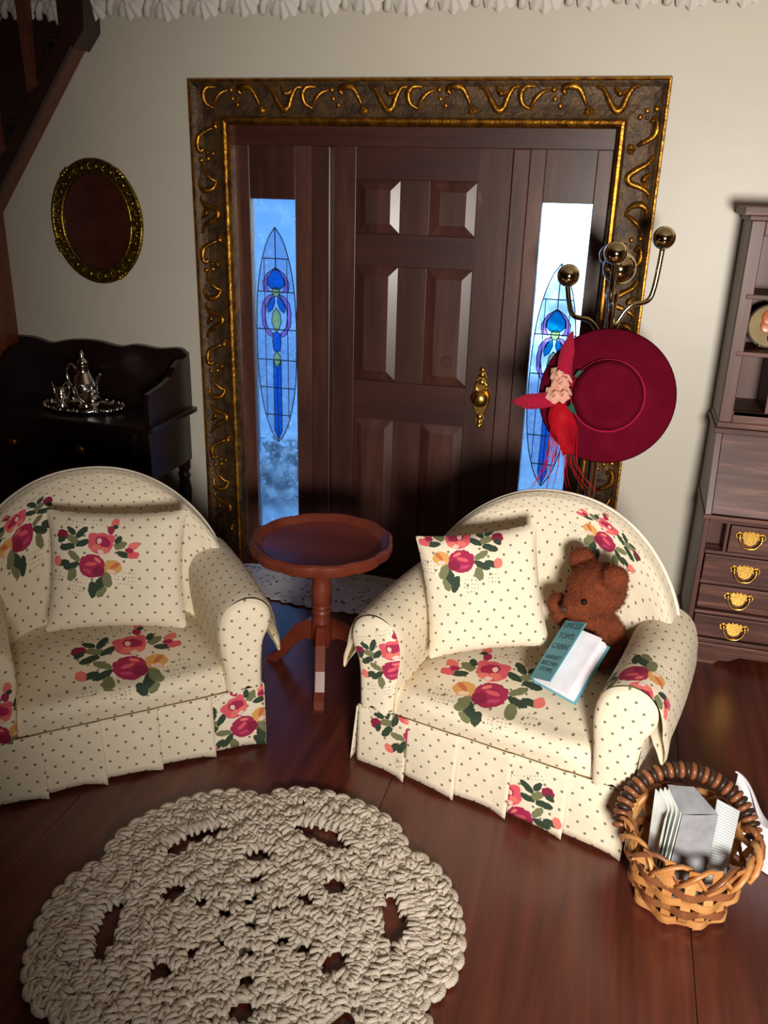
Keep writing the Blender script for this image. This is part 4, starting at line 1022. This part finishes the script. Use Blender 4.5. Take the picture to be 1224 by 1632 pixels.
for k in range(16):   # looped border
    a0 = 2*math.pi*k/16
    P = []
    for i in range(9):
        t = i/8; a = a0+t*.85; r = brad(BH)+.012*math.sin(t*math.pi*2+.5); z = BH-.050+.062*math.sin(t*math.pi)+.0
        P.append((r*math.cos(a), r*math.sin(a), z))
    MB().tube(P, [.006, .009, .010, .010, .010, .010, .010, .009, .006], 7, squash=.7).build('border_loop', M['canedk'] if k % 3 == 0 else M['cane'], bk, smooth=2)
# handle: hoop leaning over the back
hw_ = brad(BH)+.004
def hoop(t):
    a = math.pi*t; x = -hw_*math.cos(a)*1.02; s = math.sin(a); return Vector((x, .02+.12*s, BH-.03+.125*s))
NW = 34
MB().tube([hoop(i/40) for i in range(41)], .013, 8).build('handle_core', M['canedk'], bk, smooth=2)
for k in range(NW):
    t0, t1 = (k+.1)/NW, (k+.95)/NW; p0, p1 = hoop(t0), hoop(t1); mid = hoop((t0+t1)/2); d = (p1-p0)
    MB().tube([p0-d*.05, p0.lerp(p1, .25), p0.lerp(p1, .75), p1+d*.05], [.019, .025, .025, .019], 10).build('handle_wrap', M['wrapdk'] if k % 2 else M['canedk'], bk, smooth=2)

def sheet(name, fn, nu, nv, mat, parent, thick=.0025):
    vs, fs = [], []
    for j in range(nv+1):
        for i in range(nu+1): vs.append(tuple(fn(i/nu, j/nv)))
    for j in range(nv):
        for i in range(nu):
            a = j*(nu+1)+i; fs.append((a, a+1, a+nu+2, a+nu+1))
    me = bpy.data.meshes.new(name); me.from_pydata(vs, [], fs); uv = me.uv_layers.new(name='UVMap')
    for lp in me.loops:
        k = lp.vertex_index; uv.data[lp.index].uv = ((k % (nu+1))/nu, (k//(nu+1))/nv)
    o = link(name, me, mat, parent); sd = o.modifiers.new('thickness', 'SOLIDIFY'); sd.thickness = thick; return o
bx, by = .350, 2.07
# folded newspaper standing open in a V
n1 = thing('newspaper', 'folded newspaper with a grey picture page standing in the basket', 'newspaper', (bx-.012, by-.012, .02), R(8))
def quad(a, b, c, d, bow=0):
    a, b, c, d = map(Vector, (a, b, c, d)); nn = (b-a).cross(d-a).normalized()
    return lambda u, v: (a*(1-u)+b*u)*(1-v)+(d*(1-u)+c*u)*v+nn*bow*math.sin(u*math.pi)
sheet('front_page', quad((-.055, -.075, .03), (.045, -.085, .03), (.075, .0, .285), (-.02, -.005, .275), .004), 8, 8, M['newsgrey'], n1)
sheet('fold_flap', quad((-.02, -.005, .275), (.075, .0, .285), (.02, .07, .315), (-.055, .055, .325), -.004), 8, 6, M['newsgrey'], n1)
for k in range(4):
    q = k*.009
    sheet('inner_page', quad((-.058-q, -.07+q*.5, .03), (-.056-q, .03, .05), (-.05-q*1.3, .055, .32-q*.5), (-.022-q*1.5, -.004-q*.3, .272-q*.4), .010+.003*k), 10, 8, M['paper'], n1, .003)
n2 = thing('newspaper', 'folded newspaper with small print leaning inside the basket', 'newspaper', (bx+.074, by+.004, .028), R(-4))
sheet('front_page', quad((-.02, -.075, .06), (.030, -.055, .05), (.046, .04, .27), (-.014, .05, .285), -.012), 12, 10, M['news'], n2)
for k in range(3):
    q = .008*(k+1); sheet('inner_page', quad((-.02, -.075+q*.4, .055-q*.6), (.030, -.055+q*.3, .045-q*.6), (.046, .04+q*.2, .264-q), (-.014, .05+q*.2, .279-q), -.012), 12, 10, M['paper'], n2, .002)
# loose curled sheet propped outside the basket, behind the handle
pc = thing('curled_paper', 'white sheet of paper with a curled top propped behind the basket', 'paper', (.56, 2.27, 0), R(-38))
def curl(u, v):
    x = -.10+.21*u; top = .315-.10*u-.05*math.sin(u*math.pi)**2
    q = max(0, v-.62)/.38
    return (x, .045*v+.06*math.sin(u*5.5+.6)*q*.5-.05*q*q, .003+top*(v-.18*q*q))
sheet('sheet', curl, 26, 22, M['page'], pc, .0025)
